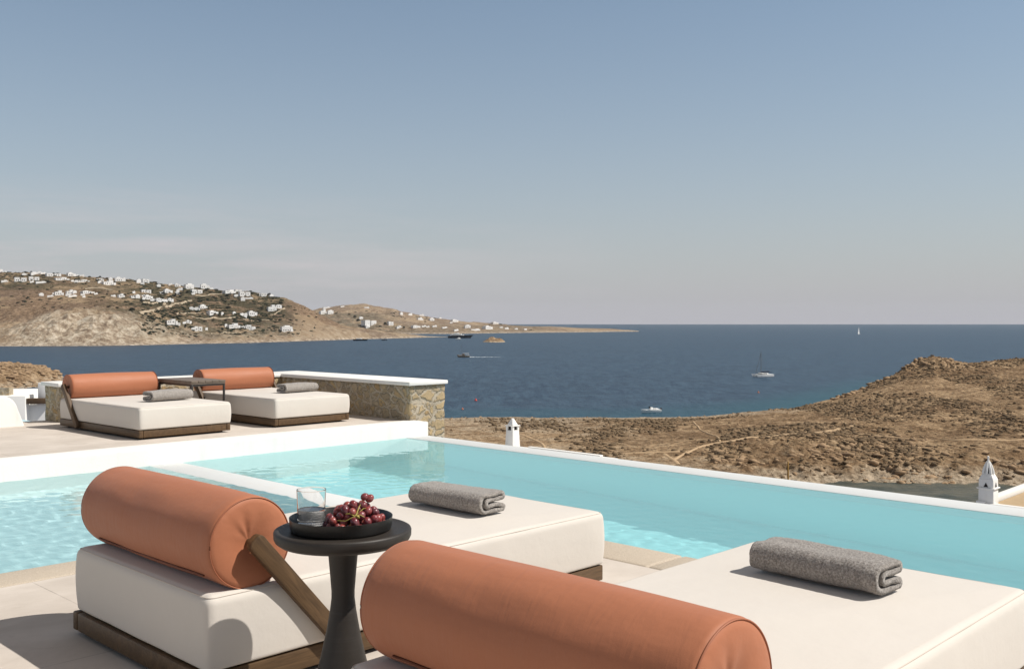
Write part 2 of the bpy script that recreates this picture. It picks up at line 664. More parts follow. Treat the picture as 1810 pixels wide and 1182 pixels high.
def mat_rubble():
    t = NT('rubble_stone')
    co = t.co()
    wob = t.noise(co, 6.5, 5, 0.65)
    vec = t.n('ShaderNodeVectorMath'); vec.operation = 'ADD'
    cmb = t.n('ShaderNodeCombineXYZ')
    off = t.math('MULTIPLY', t.math('SUBTRACT', wob, 0.5), 0.34)
    for i in range(3): t.l(off, cmb.inputs[i])
    t.l(t.mapv(co, (1.0, 1.0, 1.55)), vec.inputs[0]); t.l(cmb.outputs[0], vec.inputs[1])
    v1 = t.voro(vec.outputs[0], 6.6, 'F1', 1.0)
    ve = t.voro(vec.outputs[0], 6.6, 'DISTANCE_TO_EDGE', 0.95)
    stone = t.ramp(t.math('FRACT', t.math('MULTIPLY', t.n('ShaderNodeSeparateColor').outputs[0] if False else v1.outputs['Distance'], 3.1)),
                   [(0.0, (0.40, 0.29, 0.15)), (0.4, (0.50, 0.40, 0.25)), (0.7, (0.36, 0.30, 0.22)), (1.0, (0.56, 0.48, 0.34))])
    sepc = t.n('ShaderNodeSeparateColor')
    t.l(v1.outputs['Color'], sepc.inputs[0])
    stone = t.ramp(sepc.outputs[0], [(0.0, (0.40, 0.27, 0.13)), (0.3, (0.52, 0.42, 0.27)), (0.5, (0.33, 0.28, 0.21)), (0.75, (0.56, 0.42, 0.23)), (1.0, (0.46, 0.39, 0.29))])
    gr = t.noise(co, 26, 6, 0.7)
    stone = t.mix(t.math('MULTIPLY', gr, 0.55), stone, (0.30, 0.22, 0.13))
    mort = t.mix(t.noise(co, 40, 3, 0.6), (0.40, 0.34, 0.25), (0.52, 0.45, 0.35))
    # smeared pointing: the mortar covers much of the faces
    cover = t.math('ADD', ve.outputs['Distance'], t.math('MULTIPLY', t.math('SUBTRACT', t.noise(co, 6.0, 6, 0.7), 0.60), 0.50))
    f = t.ramp(cover, [(-0.0, 0.0), (0.14, 1.0)])
    c = t.mix(f, mort, stone)
    h = t.math('ADD', t.math('MULTIPLY', f, 0.8), t.math('MULTIPLY', gr, 0.7))
    t.bsdf(c, 0.9, 0.1, t.bump(h, 0.9, 0.025))
    return t.m

def mat_towel():
    t = NT('terry_cloth')
    co = t.co()
    f = t.noise(co, 150, 4, 0.8)
    b = t.noise(co, 45, 4, 0.6)
    c = t.ramp(f, [(0.36, (0.135, 0.118, 0.104)), (0.5, (0.30, 0.270, 0.242)), (0.64, (0.52, 0.48, 0.44))])
    c = t.mix(t.math('MULTIPLY', b, 0.25), c, (0.34, 0.31, 0.28))
    h = t.math('ADD', f, t.math('MULTIPLY', b, 0.8))
    t.bsdf(c, 0.95, 0.05, t.bump(h, 1.0, 0.006), 0.0, 0.3)
    return t.m

def mat_glass(name, col=(1, 1, 1), ior=1.45):
    t = NT(name)
    g = t.n('ShaderNodeBsdfGlass')
    g.inputs['IOR'].default_value = ior
    g.inputs['Roughness'].default_value = 0.0
    g.inputs['Color'].default_value = (col[0], col[1], col[2], 1)
    t.l(g.outputs[0], t.out.inputs['Surface'])
    return t.m

def mat_grape():
    t = NT('grape_skin')
    co = t.co()
    info = t.n('ShaderNodeObjectInfo')
    n = t.noise(co, 60, 4, 0.6)
    base = t.ramp(info.outputs['Random'], [(0.0, (0.055, 0.008, 0.014)), (0.35, (0.17, 0.018, 0.022)), (0.7, (0.24, 0.035, 0.03)), (1.0, (0.30, 0.075, 0.055))])
    c = t.mix(t.ramp(n, [(0.42, 0.0), (0.75, 0.45)]), base, (0.40, 0.24, 0.25))
    t.bsdf(c, 0.30, 0.45, None, 0.0, 0.0, Subsurface_Weight=0.12, Subsurface_Scale=0.006)
    return t.m

M['canvas'] = mat_fabric('canvas_cushion', (0.60, 0.553, 0.495), (0.65, 0.60, 0.54))
M['leather'] = mat_leather('terracotta_leather', (0.40, 0.150, 0.076))
M['piping'] = simple('terracotta_piping', (0.33, 0.12, 0.062), 0.6, 0.3)
M['seam'] = simple('canvas_seam', (0.60, 0.53, 0.46), 0.85, 0.1)
M['zip'] = simple('zip_tape', (0.12, 0.035, 0.015), 0.6, 0.3)
M['wood'] = mat_wood('teak_frame', (0.060, 0.034, 0.016), (0.150, 0.088, 0.042))
M['foot'] = simple('black_foot', (0.02, 0.018, 0.016), 0.6)
M['towel'] = mat_towel()
M['table'] = mat_dark_table()
M['tray'] = simple('black_metal_tray', (0.012, 0.011, 0.010), 0.38, 0.5, 0.2, 30, 0.08, 300)
M['glass'] = mat_glass('clear_glass')
M['drink'] = mat_glass('drinking_water', (1, 1, 1), 1.333)
M['grape'] = mat_grape()
M['stem'] = simple('grape_stem', (0.34, 0.27, 0.07), 0.6, 0.3, 0.3, 80)
M['rubble'] = mat_rubble()
def mat_far_pool():
    t = NT('far_pool_water')
    n = t.noise(t.co(), 5.0, 3, 0.5)
    t.bsdf(t.mix(n, (0.52, 0.72, 0.74), (0.66, 0.82, 0.83)), 0.06, 0.5, t.bump(n, 0.05, 0.02))
    return t.m
M['far_pool'] = mat_far_pool()
M['iron'] = simple('dark_iron', (0.03, 0.024, 0.02), 0.5, 0.5, 0.2, 20)
M['slat'] = mat_wood('grey_teak_top', (0.10, 0.075, 0.055), (0.24, 0.19, 0.15))

# ------------------------------------------------------------------ daybeds
def make_mattress(BED_L, BED_W, ZTOP):
    """soft box: rounded edges, top a little crowned, sides a little full"""
    b = bmesh.new()
    bmesh.ops.create_cube(b, size=1.0)
    L, Wd, z0, z1 = BED_L, BED_W, 0.094, ZTOP
    for v in b.verts:
        v.co = Vector((v.co.x * L, v.co.y * Wd, (z0 + z1) / 2 + v.co.z * (z1 - z0)))
    bmesh.ops.bevel(b, geom=[e for e in b.edges if abs(e.verts[0].co.z - e.verts[1].co.z) > 0.1], offset=0.030, segments=5, profile=0.5, affect='EDGES')
    bmesh.ops.bevel(b, geom=[e for e in b.edges if min(e.verts[0].co.z, e.verts[1].co.z) > z1 - 1e-4], offset=0.029, segments=6, profile=0.5, affect='EDGES')
    bmesh.ops.bevel(b, geom=[e for e in b.edges if max(e.verts[0].co.z, e.verts[1].co.z) < z0 + 1e-4], offset=0.008, segments=2, profile=0.5, affect='EDGES')
    bmesh.ops.subdivide_edges(b, edges=[e for e in b.edges if e.calc_length() > 0.12], cuts=24, use_grid_fill=True)
    for v in b.verts:
        x, y, z = v.co
        fx, fy = 2 * x / L, 2 * y / Wd
        if z > z1 - 0.004:
            v.co.z += 0.010 * max(0, (1 - fx ** 4)) * max(0, (1 - fy ** 4)) + 0.0025 * mnoise.noise(Vector((x * 5, y * 5, 0)))
        fz = (z - (z0 + z1) / 2) / ((z1 - z0) / 2)
        bul = 0.007 * max(0, 1 - fz * fz) + 0.0022 * mnoise.noise(Vector((x * 6, y * 6, z * 6 + 4)))
        if abs(fx) > 0.985: v.co.x += bul * (1 if fx > 0 else -1)
        if abs(fy) > 0.97: v.co.y += bul * (1 if fy > 0 else -1)
    m = MB()
    m.merge(b)
    return m

def make_bolster(length=0.965, rad=0.152):
    """cylinder along local y, slightly full, gathered at both ends"""
    n, m = 96, MB()
    prof = []
    hl = length / 2
    prof += [(0.0, -hl + 0.018), (0.02, -hl + 0.016), (0.045, -hl + 0.006), (0.075, -hl + 0.001), (0.105, -hl - 0.001), (0.13, -hl + 0.001), (rad - 0.010, -hl + 0.004), (rad - 0.003, -hl + 0.010), (rad, -hl + 0.02)]
    for k in range(1, 28):
        y = -hl + 0.02 + (length - 0.04) * k / 28
        prof.append((rad + 0.004 * math.sin(PI * k / 28), y))
    prof += [(r, -y) for (r, y) in prof[:9][::-1]]
    rings = []
    for (r, y) in prof:
        if r < 1e-6:
            rings.append([m.bm.verts.new((0, y, 0))])
            continue
        ring = []
        for i in range(n):
            a = 2 * PI * i / n
            rr, yy = r, y
            # gathers on the end discs
            if abs(y) > hl - 0.012 and r < rad - 0.012:
                s = 1 if y > 0 else -1
                w = math.exp(-((r - 0.055) / 0.04) ** 2)
                up = max(0.0, math.sin(a)) ** 2
                yy -= s * 0.0062 * w * up * (0.5 + 0.5 * math.sin(8 * a + 1.6 * math.sin(3 * a)))
            elif abs(y) < hl - 0.02:
                rr += 0.0036 * mnoise.noise(Vector((math.cos(a) * 1.1, y * 4.0, math.sin(a) * 1.1)))
                rr += 0.0018 * mnoise.noise(Vector((math.cos(a) * 3, y * 2.0, math.sin(a) * 3 + 7)))
            ring.append(m.bm.verts.new((rr * math.cos(a), yy, rr * math.sin(a))))
        rings.append(ring)
    for a, b in zip(rings, rings[1:]):
        for i in range(n):
            j = (i + 1) % n
            if len(a) == 1: m.bm.faces.new((a[0], b[i], b[j]))
            elif len(b) == 1: m.bm.faces.new((a[i], b[0], a[j]))
            else: m.bm.faces.new((a[i], b[i], b[j], a[j]))
    return m

def make_daybed(label, BED_L, BED_W, ZTOP, BL, BR, BX):
    root = empty('daybed', (0, 0, 0))
    tag(root, label, 'daybed', 'daybeds with terracotta bolsters around the pool')
    # plinth frame: four rails butted end to end, with an inner deck
    L2, W2 = BED_L / 2, BED_W / 2
    f = MB()
    t = 0.04
    f.box(-L2 - 0.012, L2 - 0.008, -W2 + 0.004, -W2 + 0.004 + t, 0.018, 0.088, r=0.006)
    f.box(-L2 - 0.012, L2 - 0.008, W2 - 0.004 - t, W2 - 0.004, 0.018, 0.088, r=0.006)
    f.box(-L2 - 0.012, -L2 - 0.012 + t, -W2 + 0.0465 , W2 - 0.0465, 0.018, 0.087, r=0.006)
    f.box(L2 - 0.008 - t, L2 - 0.009, -W2 + 0.0465, W2 - 0.0465, 0.018, 0.087, r=0.006)
    f.box(-L2 + 0.03, L2 - 0.05, -W2 + 0.047, W2 - 0.047, 0.06, 0.0955)
    f.build('frame', M['wood'], root, 35)
    for sx in (-1, 1):
        for sy in (-1, 1):
            g = MB()
            x, y = sx * (L2 - 0.10), sy * (W2 - 0.07)
            g.lathe([(0.0, 0.0), (0.024, 0.0), (0.026, 0.003), (0.026, 0.03), (0, 0.03)], 20, (x, y, 0))
            g.build('foot', M['foot'], root, 40)
    mt = make_mattress(BED_L, BED_W, ZTOP).build('mattress', M['canvas'], root, 179)
    # seam running round the top edge
    s = MB()
    pts = []
    rx, ry, rc = L2 - 0.0072, W2 - 0.0072, 0.024
    for (cx, cy, a0) in ((1, 1, 0), (-1, 1, 90), (-1, -1, 180), (1, -1, 270)):
        for k in range(7):
            a = R(a0 + 15 * k)
            pts.append((cx * (rx - rc) + rc * math.cos(a), cy * (ry - rc) + rc * math.sin(a), ZTOP - 0.0072))
    dense = []
    for a, b in zip(pts, pts[1:] + pts[:1]):
        a, b = Vector(a), Vector(b)
        n = max(1, int((b - a).length / 0.05))
        dense += [a.lerp(b, k / n) for k in range(n)]
    s.tube(dense, 0.0013, 6, True)
    s.build('seam', M['seam'], mt, 60)
    # bolster
    bx, bz = -L2 + BX, ZTOP + BR - 0.009
    bo = make_bolster(BL, BR).build('bolster', M['leather'], root, 60)
    bo.location = (bx, 0.004, bz)
    for sy in (-1, 1):
        p = MB()
        rr = BR - 0.0045
        p.tube([(rr * math.cos(2 * PI * k / 72), sy * (BL / 2 - 0.006), rr * math.sin(2 * PI * k / 72)) for k in range(72)], 0.0024, 6, True)
        p.build('piping', M['piping'], bo, 60)
    z = MB()
    za = R(221)
    rz = BR + 0.0035
    zp = [(rz * math.cos(za), -0.40 + 0.80 * k / 30, rz * math.sin(za)) for k in range(31)]
    zp = [(x - 0.0012 * math.sin(PI * k / 30), y, zz - 0.0014 * math.sin(PI * k / 30)) for k, (x, y, zz) in enumerate(zp)]
    z.tube(zp, 0.0030, 6)
    z.build('zip', M['zip'], bo, 60)
    # arms: flat bars from the bolster axis down to the side rail
    for sy in (-1, 1):
        a = MB()
        x0, z0 = bx, bz
        x1, z1 = -L2 + BX + 0.365 * (BR / 0.152), 0.052
        d = Vector((x1 - x0, 0, z1 - z0))
        ln = d.length
        ang = math.atan2(z1 - z0, x1 - x0)
        Mx = Matrix.Translation(((x0 + x1) / 2, sy * (W2 + 0.020), (z0 + z1) / 2)) @ Matrix.Rotation(-ang, 4, 'Y')
        Mi = Mx.inverted()
        b = bmesh.new()
        hw, hl, rcor = 0.030, ln / 2 + 0.03, 0.020
        prof = []
        for (cx, cz, a0) in ((1, 1, 0), (-1, 1, 90), (-1, -1, 180), (1, -1, 270)):
            for k in range(6):
                an = R(a0 + 18 * k)
                prof.append((cx * (hl - rcor) + rcor * math.cos(an), cz * (hw - rcor) + rcor * math.sin(an)))
        v0 = [b.verts.new((x, -0.017, zz)) for x, zz in prof]
        v1 = [b.verts.new((x, 0.017, zz)) for x, zz in prof]
        b.faces.new(v0[::-1]); b.faces.new(v1)
        nP = len(prof)
        for i in range(nP):
            b.faces.new((v0[i], v0[(i + 1) % nP], v1[(i + 1) % nP], v1[i]))
        bmesh.ops.recalc_face_normals(b, faces=b.faces)
        bmesh.ops.bevel(b, geom=[e for e in b.edges if abs(e.verts[0].co.y - e.verts[1].co.y) < 1e-6], offset=0.004, segments=2, profile=0.5, affect='EDGES')
        a.merge(b)
        # dowel into the bolster
        ya, yb = sorted((sy * (BL / 2 - 0.03), sy * (W2 + 0.006)))
        dn = [(x0 + 0.014 * math.cos(2 * PI * i / 16), z0 + 0.014 * math.sin(2 * PI * i / 16)) for i in range(16)]
        r0 = [a.bm.verts.new(Mi @ Vector((x, ya, zz))) for x, zz in dn]
        r1 = [a.bm.verts.new(Mi @ Vector((x, yb, zz))) for x, zz in dn]
        for i in range(16):
            a.bm.faces.new((r0[i], r0[(i + 1) % 16], r1[(i + 1) % 16], r1[i]))
        a.bm.faces.new(r0[::-1]); a.bm.faces.new(r1)
        ao = a.build('arm', M['wood'], root, 35)
        ao.location = ((x0 + x1) / 2, sy * (W2 + 0.020), (z0 + z1) / 2)
        ao.rotation_euler = (0, -ang, 0)
    return root

def place_bed(o, p, q, z, rz):
    o.location = W(p, q, z)
    o.rotation_euler = (0, 0, TH + rz)
BED_L = 1.98
bed1 = make_daybed('cream daybed with terracotta bolster standing behind the round black side table', BED_L, 1.02, 0.332, 0.995, 0.152, 0.165)
place_bed(bed1, 1.558 + BED_L / 2, 3.357, 0.0, 0)
bed2 = copy_tree(bed1)
bed2['label'] = 'cream daybed nearest the viewer with terracotta bolster, right of the round black side table'
for ch_ in bed2.children:
    if ch_.name.startswith('bolster'):
        ch_.location.y -= 0.028
place_bed(bed2, 1.50 + BED_L / 2, 1.540, 0.0, 0)
FAR_L = 1.73
bed3 = make_daybed('cream daybed across the pool standing left of the low wooden coffee table', FAR_L, 0.96, 0.302, 0.935, 0.128, 0.14)
place_bed(bed3, 4.60, 8.85 + FAR_L / 2, Z_FAR, R(-90) + R(1.5))
bed4 = copy_tree(bed3)
bed4['label'] = 'cream daybed across the pool in the stone wall corner, right of the coffee table'
place_bed(bed4, 6.075, 8.88 + FAR_L / 2, Z_FAR, R(-90) + R(1.0))

# ------------------------------------------------------------------ towels
def towel_mesh(seed, length=0.46, wid=0.175, hgt=0.098):
    """a towel folded twice: one closed thick ribbon seen at the ends"""
    rnd = random.Random(seed)
    th = 0.020
    hw = wid / 2
    # centre line of the ribbon (x across, z up), open side towards +x
    zt, z2, z3, zb = hgt - th / 2, hgt - th * 1.62, th * 1.62, th / 2
    pts = []
    def arc(cx, cz, rx, rz, a0, a1, n):
        for k in range(n + 1):
            a = R(a0 + (a1 - a0) * k / n)
            pts.append((cx + rx * math.cos(a), cz + rz * math.sin(a)))
    mid = (zt + zb) / 2
    for k in range(8): pts.append((hw - 0.02 - (wid - 0.07) * k / 8, zt - 0.002 * (k / 8)))
    arc(-hw + 0.05, mid, 0.05 - th / 2, (zt - zb) / 2, 95, 265, 12)
    for k in range(1, 9): pts.append((-hw + 0.05 + (wid - 0.07) * k / 8, zb))
    arc(hw - 0.020, (zb + z3) / 2, 0.012, (z3 - zb) / 2, -70, 70, 5)
    for k in range(1, 8): pts.append((hw - 0.024 - (wid - 0.085) * k / 8, z3 + 0.004 * math.sin(PI * k / 8)))
    arc(-hw + 0.065, (z2 + z3) / 2, 0.012, (z2 - z3) / 2, 260, 100, 6)
    for k in range(1, 8): pts.append((-hw + 0.07 + (wid - 0.092) * k / 8, z2 - 0.003 * math.sin(PI * k / 8)))
    arc(hw - 0.020, (z2 + zt) / 2, 0.012, (zt - z2) / 2, -70, 70, 5)
    P = np.array(pts)
    # outer and inner offsets of the closed ribbon
    n = len(P)
    T = np.roll(P, -1, 0) - np.roll(P, 1, 0)
    T /= np.linalg.norm(T, axis=1)[:, None] + 1e-9
    N = np.stack([-T[:, 1], T[:, 0]], axis=1)
    h = th * 0.47
    rings_a, rings_b = P - N * h, P + N * h
    nl = 90
    ys = np.linspace(-length / 2, length / 2, nl)
    verts, faces = [], []
    def ring(Q, y, k, shrink):
        out = []
        for i, (x, z) in enumerate(Q):
            w = 0.0045 * mnoise.noise(Vector((x * 16 + seed, y * 9, z * 16))) + 0.0022 * mnoise.noise(Vector((x * 70 + seed, y * 70, z * 70)))
            w2 = 0.0025 * mnoise.noise(Vector((x * 60, y * 60 + seed, z * 60 + 9)))
            z_s = 1.0 + 0.09 * mnoise.noise(Vector((0.3 + seed, y * 5, 0))) - 0.05 * (abs(y) / (length / 2)) ** 4
            x2 = x + 0.008 * mnoise.noise(Vector((seed + 3.3, y * 4, 2)))
            endj = 0.006 * mnoise.noise(Vector((x * 25 + seed, z * 25, 3.1))) if k in (0, nl - 1) else 0.0
            zz = max(0.0015, z * z_s + w)
            out.append((x2 + w2, y + endj, zz))
        return out
    base = 0
    for k, y in enumerate(ys):
        verts += ring(rings_a, y, k, 0)
    off = len(verts)
    for k, y in enumerate(ys):
        verts += ring(rings_b, y, k, 0)
    for k in range(nl - 1):
        for i in range(n):
            j = (i + 1) % n
            faces.append((k * n + i, k * n + j, (k + 1) * n + j, (k + 1) * n + i))
            faces.append((off + k * n + i, off + (k + 1) * n + i, off + (k + 1) * n + j, off + k * n + j))
    for k in (0, nl - 1):
        for i in range(n):
            j = (i + 1) % n
            faces.append((k * n + i, off + k * n + i, off + k * n + j, k * n + j))
    return verts, faces

def make_towel(seed, p, q, z, rz, label):
    v, f = towel_mesh(seed)
    o = np_mesh('folded_towel', v, f, M['towel'], None, 179)
    bm = bmesh.new(); bm.from_mesh(o.data); bmesh.ops.recalc_face_normals(bm, faces=bm.faces); bm.to_mesh(o.data); bm.free()
    o.location = W(p, q, z)
    o.rotation_euler = (0, 0, TH + rz)
    tag(o, label, 'towel', 'grey towels folded on the daybeds')
    return o
ZT = 0.3425
make_towel(1, 3.09, 3.37, ZT, R(3), 'grey folded towel on the near daybed behind the round black table')
make_towel(2, 3.08, 1.55, ZT, R(-4), 'grey folded towel on the near daybed at the right, the largest towel')
make_towel(3, 4.72, 9.42, Z_FAR + 0.3125, R(90) + R(8), 'grey folded towel on the far daybed left of the coffee table')
make_towel(4, 6.30, 9.50, Z_FAR + 0.3125, R(90) + R(6), 'grey folded towel on the far daybed in the stone corner')

# ------------------------------------------------------------------ round side table, tray, glass, grapes
TP, TQ, TZ = 1.775, 2.435, 0.580
tb = empty('side_table', W(TP, TQ, 0), TH)
tag(tb, 'round black side table with hourglass pedestal between the two near daybeds', 'side table')
m = MB()
m.lathe([(0, 0), (0.112, 0), (0.115, 0.004), (0.114, 0.015), (0.100, 0.07), (0.084, 0.13), (0.066, 0.20), (0.050, 0.27), (0.040, 0.325), (0.0355, 0.36), (0.0355, 0.38), (0.039, 0.42), (0.0435, 0.47), (0.048, 0.518), (0, 0.518)], 72)
m.build('pedestal', M['table'], tb, 50)
m = MB()
m.lathe([(0, 0.5185), (0.170, 0.5185), (0.192, 0.523), (0.205, 0.532), (0.2095, 0.541), (0.2100, 0.556), (0.208, 0.5605), (0.204, 0.5625), (0.196, 0.5625), (0.190, 0.561), (0.170, 0.5605), (0.0, 0.5605)], 96)
m.build('tabletop', M['table'], tb, 45)

tb.scale = (0.975, 0.975, TZ / 0.563)
ray_u = W(TP, TQ, 0)
tray_c = Vector((ray_u.x - 0.004, ray_u.y - 0.01, TZ - 0.0015))
m = MB()
m.lathe([(0, 0.0), (0.148, 0.0), (0.152, 0.002), (0.1545, 0.008), (0.1570, 0.038), (0.1574, 0.0395), (0.1565, 0.040), (0.1548, 0.0385), (0.1522, 0.0095), (0.149, 0.0045), (0.145, 0.0036), (0, 0.0036)], 96)
tr = m.build('serving_tray', M['tray'], None, 50)
tr.location = tray_c
tr.scale = (0.975, 0.975, 0.975)
tag(tr, 'round black serving tray with a raised rim on the side table', 'tray')

gl_c = Vector((tray_c.x - 0.092, tray_c.y + 0.012, tray_c.z + 0.0037))
gl = empty('drinking_glass', gl_c)
tag(gl, 'clear straight tumbler half filled with water on the black tray', 'glass')
m = MB()
m.lathe([(0, 0), (0.036, 0), (0.0385, 0.0012), (0.0393, 0.0035), (0.03955, 0.0055), (0.0397, 0.0075), (0.0408, 0.035), (0.0419, 0.062), (0.0430, 0.09), (0.04395, 0.1105), (0.0440, 0.1122), (0.0437, 0.1135), (0.0428, 0.1135), (0.0424, 0.1122), (0.04233, 0.1105), (0.0413, 0.085), (0.0402, 0.06), (0.0391, 0.035), (0.03845, 0.019), (0.0383, 0.0165), (0.0376, 0.0140), (0.036, 0.0125), (0.031, 0.0115), (0, 0.0115)], 96)
m.build('tumbler', M['glass'], gl, 60)
m = MB()
m.lathe([(0, 0.0112), (0.031, 0.0112), (0.0361, 0.0122), (0.0378, 0.0139), (0.0385, 0.0165), (0.0387, 0.019), (0.0393, 0.035), (0.03995, 0.052), (0.0401, 0.0545), (0.0398, 0.0540), (0.0390, 0.0533), (0.037, 0.0529), (0.03, 0.0528), (0, 0.0528)], 96)
m.build('water', M['drink'], gl, 60)

def make_grapes():
    rnd = random.Random(11)
    c = Vector((tray_c.x + 0.046, tray_c.y - 0.022, tray_c.z + 0.0037))
    root = empty('grape_bunch', c)
    tag(root, 'bunch of red grapes on the black tray beside the glass', 'grapes')
    b = bmesh.new()
    bmesh.ops.create_uvsphere(b, u_segments=20, v_segments=14, radius=0.0122)
    for v in b.verts:
        v.co.z *= 1.16
    gm = bpy.data.meshes.new('grape')
    b.to_mesh(gm); b.free()
    gm.materials.append(M['grape'])
    gm.shade_smooth()
    cen = []
    tries = 0
    while len(cen) < 96 and tries < 9000:        # dropped one by one onto the heap
        tries += 1
        x, y = rnd.gauss(0.002, 0.040), rnd.gauss(0.0, 0.026)
        e = (x / 0.088) ** 2 + (y / 0.058) ** 2
        if e > 1 or math.hypot(x + 0.046, y - 0.022) > 0.138:
            continue
        z = 0.0135
        for (a, b_, c_) in cen:
            d2 = (x - a) ** 2 + (y - b_) ** 2
            if d2 < 0.0212 ** 2:
                z = max(z, c_ + math.sqrt(0.0212 ** 2 - d2))
        if z > 0.016 + 0.066 * (1 - e) ** 0.8:
            continue
        cen.append((x, y, z))
    cen += [(0.028, -0.002, 0.097), (0.042, 0.004, 0.091)]
    for (x, y, z) in cen:
        o = bpy.data.objects.new('grape', gm)
        COL.objects.link(o)
        o.parent = root
        o.location = (x, y, z)
        s = rnd.uniform(0.9, 1.08)
        o.scale = (s, s, s * rnd.uniform(0.94, 1.05))
        o.rotation_euler = (rnd.uniform(-0.9, 0.9), rnd.uniform(-0.9, 0.9), rnd.uniform(0, 6))
    s = MB()
    s.tube([(-0.012, -0.060, 0.012), (-0.004, -0.056, 0.026), (0.004, -0.050, 0.041), (0.010, -0.040, 0.054), (0.014, -0.020, 0.070), (0.024, -0.004, 0.087)], [0.0032, 0.0028, 0.0026, 0.0024, 0.002, 0.0014], 8)
    for (e, mid) in (((-0.045, -0.050, 0.036), (-0.02, -0.055, 0.035)), ((0.034, -0.046, 0.045), (0.022, -0.048, 0.052)), ((-0.03, -0.036, 0.052), (-0.01, -0.044, 0.055)), ((0.045, -0.02, 0.066), (0.028, -0.022, 0.066))):
        s.tube([(0.006, -0.046, 0.048), mid, e], [0.002, 0.0016, 0.0012], 6)
    s.tube([(0.016, -0.049, 0.044), (0.016, -0.052, 0.047), (0.017, -0.054, 0.05)], [0.0045, 0.0052, 0.003], 8)
    s.build('stem', M['stem'], root, 60)
make_grapes()

# ------------------------------------------------------------------ coffee table between the far daybeds
ct = empty('coffee_table', W(5.30, 10.05, Z_FAR), TH)
tag(ct, 'low rectangular wooden coffee table with thin dark legs between the far daybeds', 'coffee table')
m = MB()
for k in range(5):
    m.box(-0.20 + 0.08 * k + 0.0015, -0.20 + 0.08 * (k + 1) - 0.0015, -0.38, 0.38, 0.448, 0.470, r=0.003)
m.box(-0.197, 0.197, -0.375, 0.375, 0.4335, 0.4475)
m.build('tabletop', M['slat'], ct, 35)
m = MB()
for (a, b, c, d) in ((-0.18, 0.18, -0.37, -0.352), (-0.18, 0.18, 0.352, 0.37), (-0.185, -0.167, -0.351, 0.351), (0.167, 0.185, -0.351, 0.351)):
    m.box(a, b, c, d, 0.412, 0.433)
m.build('apron', M['iron'], ct, 35)
for sx in (-1, 1):
    for sy in (-1, 1):
        m = MB()
        m.box(sx * 0.186 - 0.010, sx * 0.186 + 0.010, sy * 0.366 - 0.010, sy * 0.366 + 0.010, 0.0, 0.432, r=0.002)
        m.build('leg', M['iron'], ct, 35)

# ------------------------------------------------------------------ stone parapet round the far terrace
def rubble_box(m, x0, x1, y0, y1, z0, z1, res=0.045, amp=0.016, seed=0.0):
    """box of uneven laid stone: dense faces pushed in and out"""
    b = bmesh.new()
    bmesh.ops.create_cube(b, size=1.0)
    for v in b.verts:
        v.co = Vector(((x0 + x1) / 2 + v.co.x * (x1 - x0), (y0 + y1) / 2 + v.co.y * (y1 - y0), (z0 + z1) / 2 + v.co.z * (z1 - z0)))
    for ax, ln in ((0, x1 - x0), (1, y1 - y0), (2, z1 - z0)):
        es = [e for e in b.edges if abs((e.verts[0].co - e.verts[1].co)[ax]) > 0.9 * ln]
        cuts = max(0, int(ln / res) - 1)
        if cuts:
            bmesh.ops.subdivide_edges(b, edges=es, cuts=cuts, use_grid_fill=True)
    b.normal_update()
    for v in b.verts:
        p = v.co
        d = mnoise.noise(Vector((p.x * 6.5 + seed, p.y * 6.5, p.z * 8.5))) + 0.5 * mnoise.noise(Vector((p.x * 17, p.y * 17 + seed, p.z * 17)))
        n = v.normal.copy()
        n.z = 0
        v.co += n * d * amp
    m.merge(b)
sw = empty('stone_wall', W(0, 0, 0), TH)
tag(sw, 'low rubble stone wall with flat white cap around the far terrace', 'wall')
PI0, PI1, QF, QB = 7.04, 7.56, 8.43, 10.98
m = MB()
rubble_box(m, PI0, PI1, QF, QB + 0.45, -2.2, 0.488, seed=1.0)
rubble_box(m, 4.27, PI0 - 0.002, QB, QB + 0.44, -0.5, 0.488, seed=5.0)
m.build('wall', M['rubble'], sw, 179)
m = MB()
m.box(PI0 - 0.025, PI1 + 0.03, QF - 0.03, QB + 0.48, 0.4885, 0.531, r=0.008)
m.box(4.23, PI0 - 0.0262, QB - 0.025, QB + 0.475, 0.4885, 0.530, r=0.008)
m.build('cap', M['white'], sw, 40)

# white rendered walls at the far left of the terrace
def profile_wall(name, pts, depth, mat, loc, rz, parent=None, bev=0.02):
    """side outline (x, z) given a real thickness along y"""
    b = bmesh.new()
    v0 = [b.verts.new((x, 0, z)) for x, z in pts]
    v1 = [b.verts.new((x, depth, z)) for x, z in pts]
    b.faces.new(v0); b.faces.new(v1[::-1])
    n = len(pts)
    for i in range(n):
        b.faces.new((v0[i], v1[i], v1[(i + 1) % n], v0[(i + 1) % n]))
    bmesh.ops.recalc_face_normals(b, faces=b.faces)
    if bev:
        bmesh.ops.bevel(b, geom=list(b.edges), offset=bev, segments=2, profile=0.5, affect='EDGES')
    m = MB(); m.merge(b)
    o = m.build(name, mat, parent, 45)
    o.location = loc
    o.rotation_euler = (0, 0, rz)
    return o
arcp = [(0.60 + 0.17 * math.cos(R(90 - 8 * k)), 0.155 + 0.17 * math.sin(R(90 - 8 * k))) for k in range(11)]
pw_pts = [(-3.5, -0.6), (-3.5, 0.325)] + arcp + [(0.80, 0.10), (0.845, -0.03), (0.86, -0.6)]
o = profile_wall('white_wall', pw_pts, 0.5, M['white'], W(3.05, 10.95, Z_FAR), TH)
tag(o, 'white rendered wall with a rounded end at the left edge of the far terrace', 'wall')
m = MB()
m.box(2.2, 4.24, 11.46, 14.2, -0.6, 0.07, r=0.01)
structure(deck_axes(m.build('far_pool', M['far_pool'], None, 40)))

